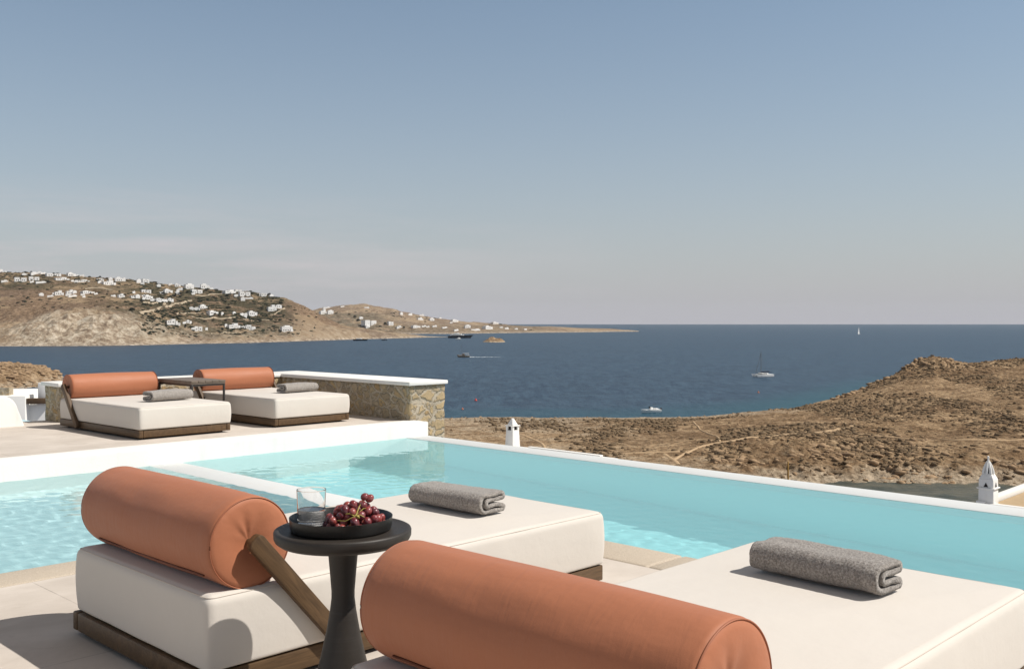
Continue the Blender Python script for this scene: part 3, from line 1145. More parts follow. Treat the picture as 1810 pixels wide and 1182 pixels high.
# ------------------------------------------------------------------ land, sea and everything beyond the terrace
def mat_scrubland(name='scrubland', far=False):
    t = NT(name)
    P = t.pos()
    k = 0.22 if far else 1.0
    big = t.noise(P, 0.020 * k, 5, 0.6)
    mid = t.noise(P, 0.13 * k, 6, 0.65)
    fine = t.noise(P, 0.75 * k, 6, 0.7)
    tuft = t.voro(P, 0.55 * k, 'F1').outputs['Distance']
    soil = t.ramp(fine, [(0.32, (0.185, 0.120, 0.068)), (0.5, (0.36, 0.248, 0.146)), (0.70, (0.54, 0.40, 0.25))])
    scrub = t.ramp(fine, [(0.32, (0.085, 0.054, 0.031)), (0.52, (0.185, 0.119, 0.067)), (0.70, (0.29, 0.19, 0.108))])
    f = t.math('ADD', t.math('MULTIPLY', mid, 0.75), t.math('MULTIPLY', big, 0.45))
    c = t.mix(t.ramp(f, [(0.50, 0.0), (0.68, 1.0)]), soil, scrub)
    c = t.mix(t.ramp(t.math('ADD', tuft, t.math('MULTIPLY', mid, 0.5)), [(0.36, 0.75), (0.56, 0.0)]), c, (0.070, 0.048, 0.027))
    # bare rock where the ground is steep
    geo = t.n('ShaderNodeNewGeometry')
    sp = t.n('ShaderNodeSeparateXYZ')
    t.l(geo.outputs['Normal'], sp.inputs[0])
    steep = t.math('ADD', t.math('SUBTRACT', 1.0, sp.outputs[2]), t.math('MULTIPLY', t.math('SUBTRACT', mid, 0.5), 0.5))
    strat = t.noise(t.mapv(P, (0.5, 0.5, 3.5)), 0.9, 6, 0.75)
    rock = t.ramp(strat, [(0.34, (0.10, 0.068, 0.042)), (0.48, (0.34, 0.24, 0.148)), (0.66, (0.55, 0.425, 0.285))])
    c = t.mix(t.ramp(steep, [(0.16, 0.0), (0.34, 1.0)] if not far else [(0.20, 0.0), (0.42, 1.0)]), c, rock)
    # pale wave-washed rock just over the water line, dark wet foot
    sp2 = t.n('ShaderNodeSeparateXYZ')
    t.l(P, sp2.inputs[0])
    zz = t.math('ADD', t.math('SUBTRACT', sp2.outputs[2], SEA_Z), t.math('MULTIPLY', t.math('SUBTRACT', mid, 0.5), 5.0 if not far else 14.0))
    c = t.mix(t.ramp(t.math('MULTIPLY', zz, 0.1 if not far else 0.03), [(0.0, 0.85), (0.14, 0.55), (0.25, 0.0)]), c, t.ramp(fine, [(0.35, (0.20, 0.155, 0.105)), (0.6, (0.52, 0.43, 0.32))]))
    h = t.math('ADD', fine, t.math('MULTIPLY', tuft, -0.8))
    t.bsdf(c, 0.95, 0.05, t.bump(h, 0.9, 1.1 if not far else 4.0))
    return t.m

def mat_far_hills():
    t = NT('far_hills')
    P = t.pos()
    big = t.noise(P, 0.006, 6, 0.65)
    mid = t.noise(t.mapv(P, (1, 1, 3.0)), 0.032, 7, 0.75)
    fine = t.noise(t.mapv(P, (1, 1, 1.6)), 0.13, 6, 0.75)
    c = t.ramp(fine, [(0.36, (0.105, 0.068, 0.042)), (0.5, (0.225, 0.152, 0.096)), (0.64, (0.36, 0.26, 0.170))])
    c = t.mix(t.ramp(big, [(0.40, 0.0), (0.62, 0.75)]), c, (0.155, 0.110, 0.078))
    # terraces and fields on the gentler slopes
    fld = t.voro(t.mapv(P, (1, 1, 2.5)), 0.013, 'F1', 1.0)
    sc = t.n('ShaderNodeSeparateColor')
    t.l(fld.outputs['Color'], sc.inputs[0])
    c = t.mix(t.ramp(sc.outputs[1], [(0.55, 0.0), (0.6, 0.55)]), c, (0.36, 0.265, 0.165))
    a = t.n('ShaderNodeAttribute'); a.attribute_name = 'village'
    green = t.math('MULTIPLY', t.ramp(mid, [(0.43, 0.0), (0.51, 1.0)]), a.outputs['Fac'])
    c = t.mix(t.math('MULTIPLY', green, 0.85), c, t.mix(fine, (0.022, 0.026, 0.014), (0.085, 0.075, 0.043)))
    cl = t.n('ShaderNodeAttribute'); cl.attribute_name = 'cliff'
    cn = t.noise(t.mapv(P, (1, 1, 0.7)), 0.075, 7, 0.75)
    rock = t.ramp(cn, [(0.38, (0.17, 0.12, 0.083)), (0.48, (0.36, 0.285, 0.205)), (0.60, (0.60, 0.52, 0.41))])
    c = t.mix(cl.outputs['Fac'], c, rock)
    sp2 = t.n('ShaderNodeSeparateXYZ')
    t.l(P, sp2.inputs[0])
    zz = t.math('MULTIPLY', t.math('SUBTRACT', sp2.outputs[2], SEA_Z), 0.1)
    c = t.mix(t.ramp(zz, [(0.0, 0.7), (0.25, 0.45), (0.5, 0.0)]), c, t.ramp(fine, [(0.42, (0.16, 0.12, 0.088)), (0.58, (0.62, 0.53, 0.42))]))
    t.bsdf(c, 0.95, 0.05, t.bump(fine, 0.8, 6.0))
    return t.m

def mat_sea():
    t = NT('sea_water')
    P = t.pos()
    sh = t.n('ShaderNodeAttribute'); sh.attribute_name = 'shallow'
    far = t.noise(t.mapv(P, (0.40, 1.0, 1.0)), 0.010, 6, 0.7)
    med = t.noise(t.mapv(P, (0.8, 1.0, 1.0)), 0.055, 6, 0.75)
    fine = t.noise(t.mapv(P, (0.6, 1.0, 1.0)), 0.55, 5, 0.65)
    crest = t.math('ADD', t.math('MULTIPLY', t.noise(t.mapv(P, (0.22, 0.045, 1.0)), 1.0, 4, 0.7), 0.5), t.math('MULTIPLY', t.noise(t.mapv(P, (0.8, 0.2, 1.0)), 1.0, 4, 0.7), 0.5))
    swell = t.noise(t.mapv(P, (0.05, 0.011, 1.0)), 1.0, 4, 0.65)
    deep = t.mix(t.ramp(far, [(0.36, 0.0), (0.64, 1.0)]), (0.006, 0.022, 0.046), (0.012, 0.034, 0.064))
    deep = t.mix(t.ramp(crest, [(0.455, 0.0), (0.56, 1.0)]), deep, (0.034, 0.070, 0.106))
    deep = t.mix(t.ramp(swell, [(0.46, 0.0), (0.62, 0.4)]), deep, (0.026, 0.054, 0.086))
    deep = t.mix(t.ramp(med, [(0.38, 0.4), (0.5, 0.0)]), deep, (0.003, 0.014, 0.030))
    c = t.mix(sh.outputs['Fac'], deep, (0.014, 0.068, 0.090))
    sh2 = t.n('ShaderNodeAttribute'); sh2.attribute_name = 'bottom'
    bed = t.mix(t.ramp(t.noise(P, 0.16, 5, 0.65), [(0.4, 0.0), (0.6, 1.0)]), (0.050, 0.055, 0.036), (0.115, 0.105, 0.068))
    c = t.mix(sh2.outputs['Fac'], c, bed)
    h = t.math('ADD', t.math('MULTIPLY', fine, 1.0), t.math('MULTIPLY', med, 2.0))
    t.bsdf(c, 0.35, 0.10, t.bump(h, 0.55, 0.9))
    return t.m

M['scrubland'] = mat_scrubland()
M['far_hills'] = mat_far_hills()
M['sea'] = mat_sea()
M['path'] = simple('worn_path', (0.42, 0.30, 0.185), 0.95, 0.05, 0.25, 0.5)
M['road'] = simple('dusty_road', (0.37, 0.30, 0.215), 0.95, 0.05, 0.25, 0.1)
M['rock'] = simple('field_rock', (0.32, 0.22, 0.135), 0.95, 0.05, 0.55, 0.28, 0.9, 2.0)
M['bush'] = simple('dry_bush', (0.165, 0.117, 0.072), 0.95, 0.05, 0.6, 0.22)
M['house'] = mat_render_white('whitewash', (0.80, 0.78, 0.75))
M['opening'] = simple('dark_opening', (0.06, 0.055, 0.05), 0.6, 0.3)
M['leaf'] = simple('dark_foliage', (0.030, 0.034, 0.019), 0.9, 0.1, 0.5, 0.5)
M['bark'] = simple('bark', (0.10, 0.075, 0.05), 0.9, 0.1, 0.3, 2.0)

class Land:
    """ground described by profiles: for bearing u, a list of (distance Y, height z) rows"""
    def __init__(self, us, rows):
        self.us = np.array(us, float)
        self.Y = np.array([[r[0] for r in row] for row in rows], float)     # [row][u]
        self.Z = np.array([[r[1] for r in row] for row in rows], float)
    def base(self, u, Y):
        u = np.asarray(u, float); Y = np.asarray(Y, float)
        yr = [np.interp(u, self.us, self.Y[k]) for k in range(len(self.Y))]
        zr = [np.interp(u, self.us, self.Z[k]) for k in range(len(self.Z))]
        z = np.full(u.shape, zr[0] if np.isscalar(zr[0]) else 0.0) if False else zr[0].copy()
        for k in range(len(yr) - 1):
            t = (Y - yr[k]) / np.maximum(yr[k + 1] - yr[k], 1e-3)
            m = (t >= 0)
            tt = np.clip(t, 0, 1)
            tt = 0.55 * tt + 0.45 * tt * tt * (3 - 2 * tt)
            z = np.where(m, zr[k] + (zr[k + 1] - zr[k]) * tt, z)
        return z

def vz(v, Y):
    return CAM_Z - (v - V_PX) * Y / F_PX

# ---- the near headland
HU = [-1400, 300, 790, 1000, 1250, 1400, 1470, 1530, 1600, 1650, 1690, 1750, 1810, 2100, 2800]
rowA = [(70, -20)] * 15
rowB = [(183, -31.6)] * 4 + [(183, -31.6), (183, -32.2), (184, -34.5)] + [(184, -34.8)] * 8
rowC = [(206, -31.0)] * 4 + [(206, -31.2), (206, -32.0), (204, -33.4), (203, -33.6), (203, -33.6), (203, -33.6), (203, -33.6), (203, -33.6), (203, -33.6), (203, -33.6), (203, -33.6)]
rowD = [(228, -30.9)] * 4 + [(226, -30.4), (226, -28.2), (224, -28.6), (222, -29.9), (222, -30.4), (222, -30.4), (222, -30.4), (222, -30.4), (222, -30.4), (222, -30.2), (222, -30.0)]
rowE = [(256, -30.6)] * 4 + [(248, vz(786, 248)), (255, vz(769, 255)), (258, vz(764, 258)), (258, vz(767, 258)), (250, vz(776, 250)), (248, vz(778, 248)), (246, vz(778, 246)), (244, vz(777, 244)), (242, vz(776, 242)), (242, vz(772, 242)), (242, vz(766, 242))]
rowF = [(310, -31.0)] * 4 + [(300, -29.6), (312, -29.3), (322, vz(732, 322)), (330, vz(722, 330)), (340, vz(704, 340)), (345, vz(696, 345)), (345, vz(695, 345)), (345, vz(694, 345)), (340, vz(692, 340)), (340, vz(682, 340)), (340, vz(668, 340))]
rowG = [(343, -32.2)] * 4 + [(350, vz(735.5, 350)), (366, vz(722.5, 366)), (392, vz(706, 392)), (412, vz(685, 412)), (432, vz(651, 432)), (440, vz(631, 440)), (440, vz(642, 440)), (440, vz(638, 440)), (440, vz(634, 440)), (450, vz(616, 450)), (450, vz(590, 450))]
rowH = [(352, -34.0)] * 4 + [(362, -34.0), (382, -34.0), (420, -34.0), (450, -34.0), (490, -34.0), (510, -34.0), (520, -34.0), (530, -34.0), (540, -34.0), (560, -34.0), (600, -34.0)]
rowI = [(y + 60, -46) for (y, z) in rowH]
HEAD = Land(HU, [rowA, rowB, rowC, rowD, rowE, rowF, rowG, rowH, rowI])
def head_z(u, Y):
    X = (u - CX_PX) * Y / F_PX
    z = HEAD.base(u, Y)
    g = np.interp(u, HEAD.us, HEAD.Y[6])
    fade = sstep(90, 170, Y) * (1 - sstep(g + 5, g + 60, Y) * 0.7)
    rough = sstep(1180, 1420, u) * 0.8 + 0.2
    z = z + fade * (0.55 * fbm(X * 0.035, Y * 0.035, 4) + rough * (0.9 * (ridged(X * 0.03 + 3, Y * 0.05, 5) - 0.25)))
    # broken rock along the cove and on the knoll
    cl = np.exp(-((Y - 217) / 13.0) ** 2) * sstep(1240, 1360, u)
    kn = np.exp(-((u - 1640) / 70.0) ** 2) * np.exp(-((Y - 438) / 26.0) ** 2)
    patch = sstep(0.02, 0.30, fbm(X * 0.028 + 9, Y * 0.05 + 4, 3))
    oc = (np.exp(-((u - 1400) / 95.0) ** 2) * np.exp(-((Y - 236) / 13.0) ** 2) + 0.5 * patch * sstep(1240, 1400, u) * sstep(222, 240, Y) * (1 - sstep(300, 360, Y)))
    crag = np.abs(ridged(X * 0.16 + 0.05 * Y, Y * 0.17, 5)) ** 1.3
    z = z + cl * (1.3 * (ridged(X * 0.11, Y * 0.13, 4) - 0.35) + 1.5 * (crag - 0.3)) + oc * 1.9 * (crag - 0.15) + kn * (2.6 * (ridged(X * 0.07, Y * 0.07, 4) - 0.1) + 2.2 * (ridged(X * 0.17, Y * 0.15, 4) - 0.2))
    return z
uu = np.concatenate([np.linspace(-1400, 740, 90)[:-1], np.linspace(740, 1860, 420), np.linspace(1860, 2800, 90)[1:]])
YY = np.concatenate([np.linspace(70, 175, 24)[:-1], np.linspace(175, 300, 180)[:-1], np.linspace(300, 470, 170)[:-1], np.linspace(470, 680, 40)])
U, Yg = np.meshgrid(uu, YY)
Zg = head_z(U, Yg)
Xg = (U - CX_PX) * Yg / F_PX
np_vertices = np.stack([Xg, Yg, Zg], -1).reshape(-1, 3)
head = np_mesh('headland', np_vertices, grid_faces(*U.shape), M['scrubland'], None, 179)
structure(head)
head['kind'] = 'structure'

def hit(zf, u, v, Y0, Y1, n=1500):
    """where the sight line through (u, v) first meets the ground zf"""
    Ys = np.linspace(Y0, Y1, n)
    z = zf(np.full(n, float(u)), Ys)
    ray = CAM_Z - (v - V_PX) * Ys / F_PX
    k = np.nonzero(z >= ray)[0]
    if len(k) == 0:
        k = [int(np.argmax(z - ray))]
    Y = float(Ys[k[0]])
    return Vector(((u - CX_PX) * Y / F_PX, Y, float(z[k[0]])))
def head_at(X, Y):
    return float(head_z(np.array([CX_PX + X * F_PX / Y]), np.array([Y]))[0])

# ---- footpaths worn across the headland
def footpath(name, pts, w, zf=head_z, Y0=150, Y1=440):
    P = [hit(zf, u, v, Y0, Y1) for u, v in pts]
    fine = []
    for i in range(len(P) - 1):
        p0, p1, p2, p3 = P[max(0, i - 1)], P[i], P[i + 1], P[min(len(P) - 1, i + 2)]
        n = max(4, int((p2 - p1).length / (0.9 if w < 3 else 4.0)))
        for k in range(n):
            t = k / n
            fine.append(0.5 * ((2 * p1) + (-p0 + p2) * t + (2 * p0 - 5 * p1 + 4 * p2 - p3) * t * t + (-p0 + 3 * p1 - 3 * p2 + p3) * t ** 3))
    fine.append(P[-1])
    nW = 7
    verts = []
    for i, p in enumerate(fine):
        d = (fine[min(i + 1, len(fine) - 1)] - fine[max(i - 1, 0)])
        d.z = 0
        d.normalize()
        s = Vector((-d.y, d.x, 0))
        ww = w * (1 + 0.45 * mnoise.noise(p * 0.25)) / 2
        for k in range(nW):
            q = p + s * ww * (2 * k / (nW - 1) - 1)
            e = abs(2 * k / (nW - 1) - 1)
            z = float(zf(np.array([CX_PX + q.x * F_PX / q.y]), np.array([q.y]))[0])
            verts.append((q.x, q.y, z + (0.22 - 0.30 * e ** 3) * (1.0 if w < 3 else 5.0)))
    nl = len(fine)
    o = np_mesh(name, verts, grid_faces(nl, nW), M['path'] if w < 3 else M['road'], None, 179)
    return structure(o)
footpath('path', [(1190, 812), (1214, 800), (1252, 786), (1300, 778), (1374, 770), (1440, 764), (1480, 759), (1507, 752)], 1.1)
footpath('path', [(1440, 765), (1528, 768), (1621, 777), (1700, 778), (1830, 776)], 0.8)
footpath('path', [(1010, 797), (1080, 801), (1150, 800), (1214, 798)], 0.7)
footpath('path', [(1226, 746), (1234, 754), (1242, 762), (1268, 772), (1272, 781)], 0.7)
footpath('path', [(1175, 803), (1190, 812), (1200, 822)], 1.3)
footpath('path', [(908, 765), (935, 773), (958, 784), (966, 800)], 1.1)

# ---- rocks and scrub
def blob_mass(name, items, mat, rnd, jag=0.32, sub=1, flat=0.7):
    """many boulders or bushes with their own uneven outline, as one mass"""
    protos = []
    for k in range(9):
        b = bmesh.new()
        bmesh.ops.create_icosphere(b, subdivisions=sub, radius=1.0)
        for v in b.verts:
            n = v.co.normalized()
            v.co = n * (1 + jag * mnoise.noise(n * 1.4 + Vector((k * 9.7, 0, 0))) * 1.6 + 0.15 * rnd.uniform(-1, 1))
            v.co.z *= flat
        b.verts.index_update()
        protos.append((np.array([v.co[:] for v in b.verts]), np.array([[v.index for v in f.verts] for f in b.faces])))
        b.free()
    V, Fc, off = [], [], 0
    for (x, y, z, sx, sy, sz) in items:
        pv, pf = protos[rnd.randrange(9)]
        a = rnd.uniform(0, 2 * PI)
        c, s = math.cos(a), math.sin(a)
        q = pv.copy()
        q2 = np.stack([(q[:, 0] * c - q[:, 1] * s) * sx + x, (q[:, 0] * s + q[:, 1] * c) * sy + y, q[:, 2] * sz + z], -1)
        V.append(q2); Fc.append(pf + off); off += len(pv)
    return np_mesh(name, np.concatenate(V), np.concatenate(Fc), mat, None, None)

rnd = random.Random(5)
items, rocks = [], []
while len(items) < 9500:
    u, Y = rnd.uniform(740, 1900), 175 + 275 * rnd.random() ** 1.1
    g = float(np.interp(u, HEAD.us, HEAD.Y[6]))
    if Y > g + 4: continue
    X = (u - CX_PX) * Y / F_PX
    dens = float(fbm(np.array([X * 0.045]), np.array([Y * 0.03]), 4)[0])
    if rnd.random() > 0.35 + 2.2 * dens: continue
    z = head_at(X, Y)
    if z < SEA_Z + 1.0: continue
    r = 0.22 + 0.62 * rnd.random() ** 3.0
    items.append((X, Y, z + 0.12 * r, r * rnd.uniform(0.8, 1.5), r * rnd.uniform(0.8, 1.4), r * rnd.uniform(0.55, 0.95)))
o = blob_mass('scrub', items, M['bush'], rnd, 0.4, 1, 0.8)
tag(o, 'low dry scrub covering the rocky headland beyond the pool', 'scrub', None, 'stuff')
zones = [(1250, 1500, 212, 240, 300, 1.5), (1440, 1860, 205, 216, 300, 1.5), (1400, 1860, 214, 232, 140, 1.5), (1470, 1700, 410, 446, 300, 1.9), (1600, 1690, 430, 446, 160, 2.3),
         (1200, 1860, 225, 430, 900, 0.9), (760, 1300, 330, 345, 320, 0.8), (780, 1250, 215, 340, 420, 0.6), (1480, 1640, 236, 262, 160, 1.4), (1680, 1860, 400, 440, 200, 1.2)]
for (u0, u1, y0, y1, n, sz) in zones:
    for _ in range(n):
        u = rnd.uniform(u0, u1); Y = rnd.uniform(y0, y1)
        g = float(np.interp(u, HEAD.us, HEAD.Y[6]))
        if Y > g + 3: Y = g - rnd.uniform(0, 12)
        X = (u - CX_PX) * Y / F_PX
        cl = float(vnoise(np.array([X * 0.08]), np.array([Y * 0.1]))[0])
        if cl < -0.1 and rnd.random() < 0.75: continue
        z = head_at(X, Y)
        if z < SEA_Z - 0.6: continue
        r = sz * (0.16 + 0.62 * rnd.random() ** 3.6)
        rocks.append((X, Y, z + 0.1 * r, r * rnd.uniform(0.8, 1.5), r * rnd.uniform(0.7, 1.2), r * rnd.uniform(0.5, 0.95)))
o = blob_mass('rocks', rocks, M['rock'], rnd, 0.5, 1, 0.8)
tag(o, 'broken tan rocks scattered over the headland and along the cove', 'rocks', None, 'stuff')

# ---- rocky spit at the far left, across a channel of sea
SU = [-500, -200, 0, 45, 80, 100, 112, 125]
SPIT = Land(SU, [
    [(470, -36)] * 8,
    [(500, -32.9), (500, -32.9), (500, -32.9), (520, -32.9), (550, -32.9), (575, -32.9), (590, -33.2), (600, -36)],
    [(535, -27), (535, -27), (535, -27), (548, -27.5), (570, -28.5), (590, -30.0), (600, -33.5), (610, -36)],
    [(600, vz(636, 600)), (600, vz(638, 600)), (600, vz(642, 600)), (600, vz(645, 600)), (610, vz(649, 610)), (610, vz(658, 610)), (612, -34), (620, -37)],
    [(660, -36)] * 8])
def spit_z(u, Y):
    X = (u - CX_PX) * Y / F_PX
    z = SPIT.base(u, Y)
    return z + sstep(485, 510, Y) * (2.6 * (ridged(X * 0.07, Y * 0.05, 5) - 0.15) + 0.6 * fbm(X * 0.3, Y * 0.3, 3)) * (1 - sstep(102, 125, u))
U, Yg = np.meshgrid(np.linspace(-500, 125, 330), np.linspace(470, 660, 200))
structure(np_mesh('spit', np.stack([(U - CX_PX) * Yg / F_PX, Yg, spit_z(U, Yg)], -1).reshape(-1, 3), grid_faces(*U.shape), M['scrubland'], None, 179))
sr = []
for _ in range(700):
    u, Y = rnd.uniform(-120, 108), rnd.uniform(500, 600)
    X = (u - CX_PX) * Y / F_PX
    z = float(spit_z(np.array([u]), np.array([Y]))[0])
    if z < SEA_Z - 0.3: continue
    r = 0.5 + 1.6 * rnd.random() ** 2
    sr.append((X, Y, z, r * 1.3, r, r * 0.7))
tag(blob_mass('rocks', sr, M['rock'], rnd, 0.5, 1, 0.8), 'pale jumbled rocks on the spit at the far left', 'rocks', None, 'stuff')

# ---- the far headland with the village
VU = [-700, -200, 0, 100, 180, 250, 330, 440, 500, 540, 560, 600, 640, 700, 755, 800]
def vrow(v_list, Y_list):
    return [(Y, vz(v, Y)) for v, Y in zip(v_list, Y_list)]
shore_v = [614, 614, 612, 611.5, 611, 610, 608, 606, 604, 602.5, 602, 600.5, 599.3, 598, 596.3, 595.5]
shore_Y = [59330 / (v - V_PX) for v in shore_v]
sRow = [(Y, SEA_Z - 0.3) for Y in shore_Y]
VILL = Land(VU, [
    [(Y - 90, SEA_Z - 12) for Y in shore_Y],
    sRow,
    vrow([590, 590, 590, 566, 556, 573, 590, 591, 588, 586, 585, 586, 588, 592, 595.0, 595.4], [1400, 1400, 1420, 1440, 1460, 1490, 1570, 1640, 1720, 1770, 1800, 1860, 1930, 2010, 2130, 2180]),
    vrow([540, 542, 545, 532, 527, 533, 546, 556, 558, 566, 571, 580, 584, 589.5, 594.6, 595.3], [1600, 1600, 1600, 1620, 1650, 1680, 1740, 1830, 1850, 1870, 1890, 1925, 1975, 2050, 2150, 2190]),
    vrow([470, 475, 481, 485, 491, 496.5, 506.5, 514, 526, 542, 553, 573.5, 581, 587.5, 594.2, 595.2], [1850, 1880, 1900, 1920, 1930, 1950, 1970, 2000, 2010, 2010, 2000, 2000, 2030, 2090, 2165, 2200]),
    [(Y, z) for Y, z in zip([2500] * 10 + [2300] * 6, [90, 85, 80, 75, 70, 60, 50, 35, 15, 0, -15, -25, -30, -34, -40, -40])],
    [(2900, SEA_Z - 12)] * 16])
def vill_z(u, Y):
    X = (u - CX_PX) * Y / F_PX
    z = VILL.base(u, Y)
    sy = np.interp(u, VILL.us, VILL.Y[1])
    land = sstep(0, 60, Y - sy) * (1 - sstep(690, 770, u))
    cliff = np.interp(u, [-200, 0, 60, 180, 280, 360, 440, 800], [0.5, 0.6, 1, 1, 0.8, 0.5, 0.35, 0.3]) * (1 - sstep(120, 260, Y - sy))
    z = z + land * (3.0 * fbm(X * 0.012, Y * 0.012, 4) + 9.0 * cliff * (ridged(X * 0.024, Y * 0.014, 6) - 0.3) + 4.0 * cliff * (ridged(X * 0.07, Y * 0.05, 4) - 0.3) + 3.5 * (ridged(X * 0.03, Y * 0.03, 5) - 0.3))
    # terraces
    st = 5.0
    zt = np.round(z / st) * st
    ter = land * 0.6 * (1 - cliff) * sstep(200, 280, u) * (1 - sstep(470, 560, u))
    return z * (1 - ter) + (z + (zt - z) * 0.6) * ter
U, Yg = np.meshgrid(np.concatenate([np.linspace(-700, -40, 60)[:-1], np.linspace(-40, 800, 420)]), np.concatenate([np.linspace(1180, 1320, 12)[:-1], np.linspace(1320, 2230, 330)[:-1], np.linspace(2230, 2900, 25)]))
Zv = vill_z(U, Yg)
vh = np_mesh('village_hill', np.stack([(U - CX_PX) * Yg / F_PX, Yg, Zv], -1).reshape(-1, 3), grid_faces(*U.shape), M['far_hills'], None, 179)
structure(vh)
sy_ = np.interp(U, VILL.us, VILL.Y[1])
vv_ = V_PX + (CAM_Z - Zv) * F_PX / Yg
vmask = sstep(90, 260, U) * (1 - sstep(490, 540, U)) * (1 - sstep(590, 602, vv_)) + (1 - sstep(508, 516, vv_)) * (1 - sstep(60, 200, U)) * 0.9
vmask = vmask * (1 - (1 - sstep(540, 560, vv_)) * sstep(512, 520, vv_) * (1 - sstep(90, 200, U)))
attr(vh, 'village', np.clip(vmask, 0, 1).ravel())
cliff_m = np.interp(U, [-200, 0, 40, 80, 180, 230, 300, 380, 800], [0.3, 0.45, 0.8, 1, 1, 0.85, 0.55, 0.3, 0.25]) * (1 - sstep(70, 190, Yg - sy_)) 
attr(vh, 'cliff', np.clip(cliff_m, 0, 1).ravel())

# ---- the lower, farther coast running out to the point
CU = [480, 540, 570, 600, 640, 700, 720, 760, 800, 850, 900, 940, 1000, 1060, 1110, 1135, 1150]
c_shore = [590, 590, 590, 590, 590, 590, 590, 590, 590, 589.2, 588.5, 588, 587.5, 587, 586.3, 586, 586]
c_Y = [59330 / (v - V_PX) for v in c_shore]
c_mid = [566, 564, 563, 562, 566, 572, 574, 578, 580, 581, 583, 583.5, 583.6, 583.6, 584.6, 585.6, 586]
c_rid = [554, 550, 545, 540.5, 538, 546, 551, 562, 567, 569.5, 574, 577, 578.6, 580.5, 583.0, 585.3, 586.5]
c_sink = [0] * 15 + [0, 1]
COAST = Land(CU, [
    [(Y - 150, SEA_Z - 12) for Y in c_Y],
    [(Y, SEA_Z - 0.2 - 6 * k) for Y, k in zip(c_Y, c_sink)],
    [(Y + 130, vz(v, Y + 130) - 8 * k) for v, Y, k in zip(c_mid, c_Y, c_sink)],
    [(Y + 520, vz(v, Y + 520) - 10 * k) if u < 900 else (Y + 260, vz(v, Y + 260) - 8 * k) for u, v, Y, k in zip(CU, c_rid, c_Y, c_sink)],
    [(Y + 1000, SEA_Z - 14) for Y in c_Y]])
def coast_z(u, Y):
    X = (u - CX_PX) * Y / F_PX
    z = COAST.base(u, Y)
    sy = np.interp(u, COAST.us, COAST.Y[1])
    land = sstep(0, 80, Y - sy) * (1 - sstep(1080, 1140, u))
    return z + land * (4.0 * fbm(X * 0.008, Y * 0.008, 4) + 5.0 * np.clip((1000 - u) / 300, 0, 1) * (ridged(X * 0.012, Y * 0.012, 5) - 0.3) + 2.2 * (ridged(X * 0.02, Y * 0.02, 4) - 0.3) * sstep(0, 1, (1140 - u) / 300))
U, Yg = np.meshgrid(np.linspace(480, 1150, 420), np.linspace(2500, 4500, 240))
Zc = coast_z(U, Yg)
co_ = np_mesh('far_coast', np.stack([(U - CX_PX) * Yg / F_PX, Yg, Zc], -1).reshape(-1, 3), grid_faces(*U.shape), M['far_hills'], None, 179)
structure(co_)
vv_ = V_PX + (CAM_Z - Zc) * F_PX / Yg
attr(co_, 'village', (np.clip((1 - sstep(640, 720, U)) * sstep(550, 556, vv_) + 0.55 * sstep(572, 577, vv_) * (1 - sstep(930, 990, U)), 0, 1)).ravel())
attr(co_, 'cliff', (0.25 * np.ones(U.size)))

# ---- islet
U, Yg = np.meshgrid(np.linspace(845, 900, 70), np.linspace(1560, 1720, 50))
Xi = (U - CX_PX) * Yg / F_PX
e = ((U - 873) / 22.0) ** 2 + ((Yg - 1640) / 45.0) ** 2
Zi = SEA_Z - 3 + 9.0 * np.clip(1 - e, 0, 1) ** 0.6 + np.clip(1 - e, 0, 1) * 5.0 * (ridged(Xi * 0.12, Yg * 0.04, 4) - 0.15)
structure(np_mesh('islet', np.stack([Xi, Yg, Zi], -1).reshape(-1, 3), grid_faces(*U.shape), M['scrubland'], None, 179))

# ---- sea: a fan that ends at the true horizon distance
ub = np.concatenate([np.linspace(-4000, -200, 30)[:-1], np.linspace(-200, 2000, 560), np.linspace(2000, 6000, 30)[1:]])
iv = np.linspace(1 / 11600.0, 1 / 150.0, 700)
Ys = (1 / iv)[::-1]
U, Yg = np.meshgrid(ub, Ys)
sea = np_mesh('sea', np.stack([(U - CX_PX) * Yg / F_PX, Yg, np.full(U.shape, SEA_Z)], -1).reshape(-1, 3), grid_faces(*U.shape), M['sea'], None, None)
structure(sea)
hz_ = np.where(Yg < 690, head_z(U, np.clip(Yg, 70, 690)), -50)
Xs = (U - CX_PX) * Yg / F_PX
g7 = np.interp(U, HEAD.us, HEAD.Y[7])
wob = 22 * fbm(Xs * 0.02, Yg * 0.02, 3)
near = (1 - sstep(0, 1, (Yg - g7 + wob) / np.interp(U, [700, 1000, 1300, 1480, 1700], [24, 40, 80, 190, 240]))) * sstep(230, 300, Yg)
attr(sea, 'shallow', np.clip(near * np.interp(U, [700, 1250, 1400, 1900], [0.35, 0.6, 0.9, 0.9]), 0, 1).ravel())
attr(sea, 'bottom', ((1 - sstep(205, 225, Yg)) * 0.9).ravel())

# ---- roads and terrace walls on the village hill
for pts, w_ in (([(338, 531), (318, 536), (300, 541), (280, 545), (262, 550), (246, 553)], 7.0), ([(252, 535), (275, 537), (292, 536)], 6.0), ([(338, 560), (380, 562), (430, 564), (476, 566)], 4.5),
                ([(312, 556), (345, 554), (372, 557)], 4.5), ([(478, 558), (490, 552), (503, 545)], 5.0), ([(372, 590), (400, 588), (418, 588)], 4.5), ([(345, 523), (370, 521), (392, 520)], 4.0), ([(150, 511), (170, 509), (200, 512)], 4.5)):
    footpath('road', pts, w_ * 0.8, vill_z, 1330, 2200)

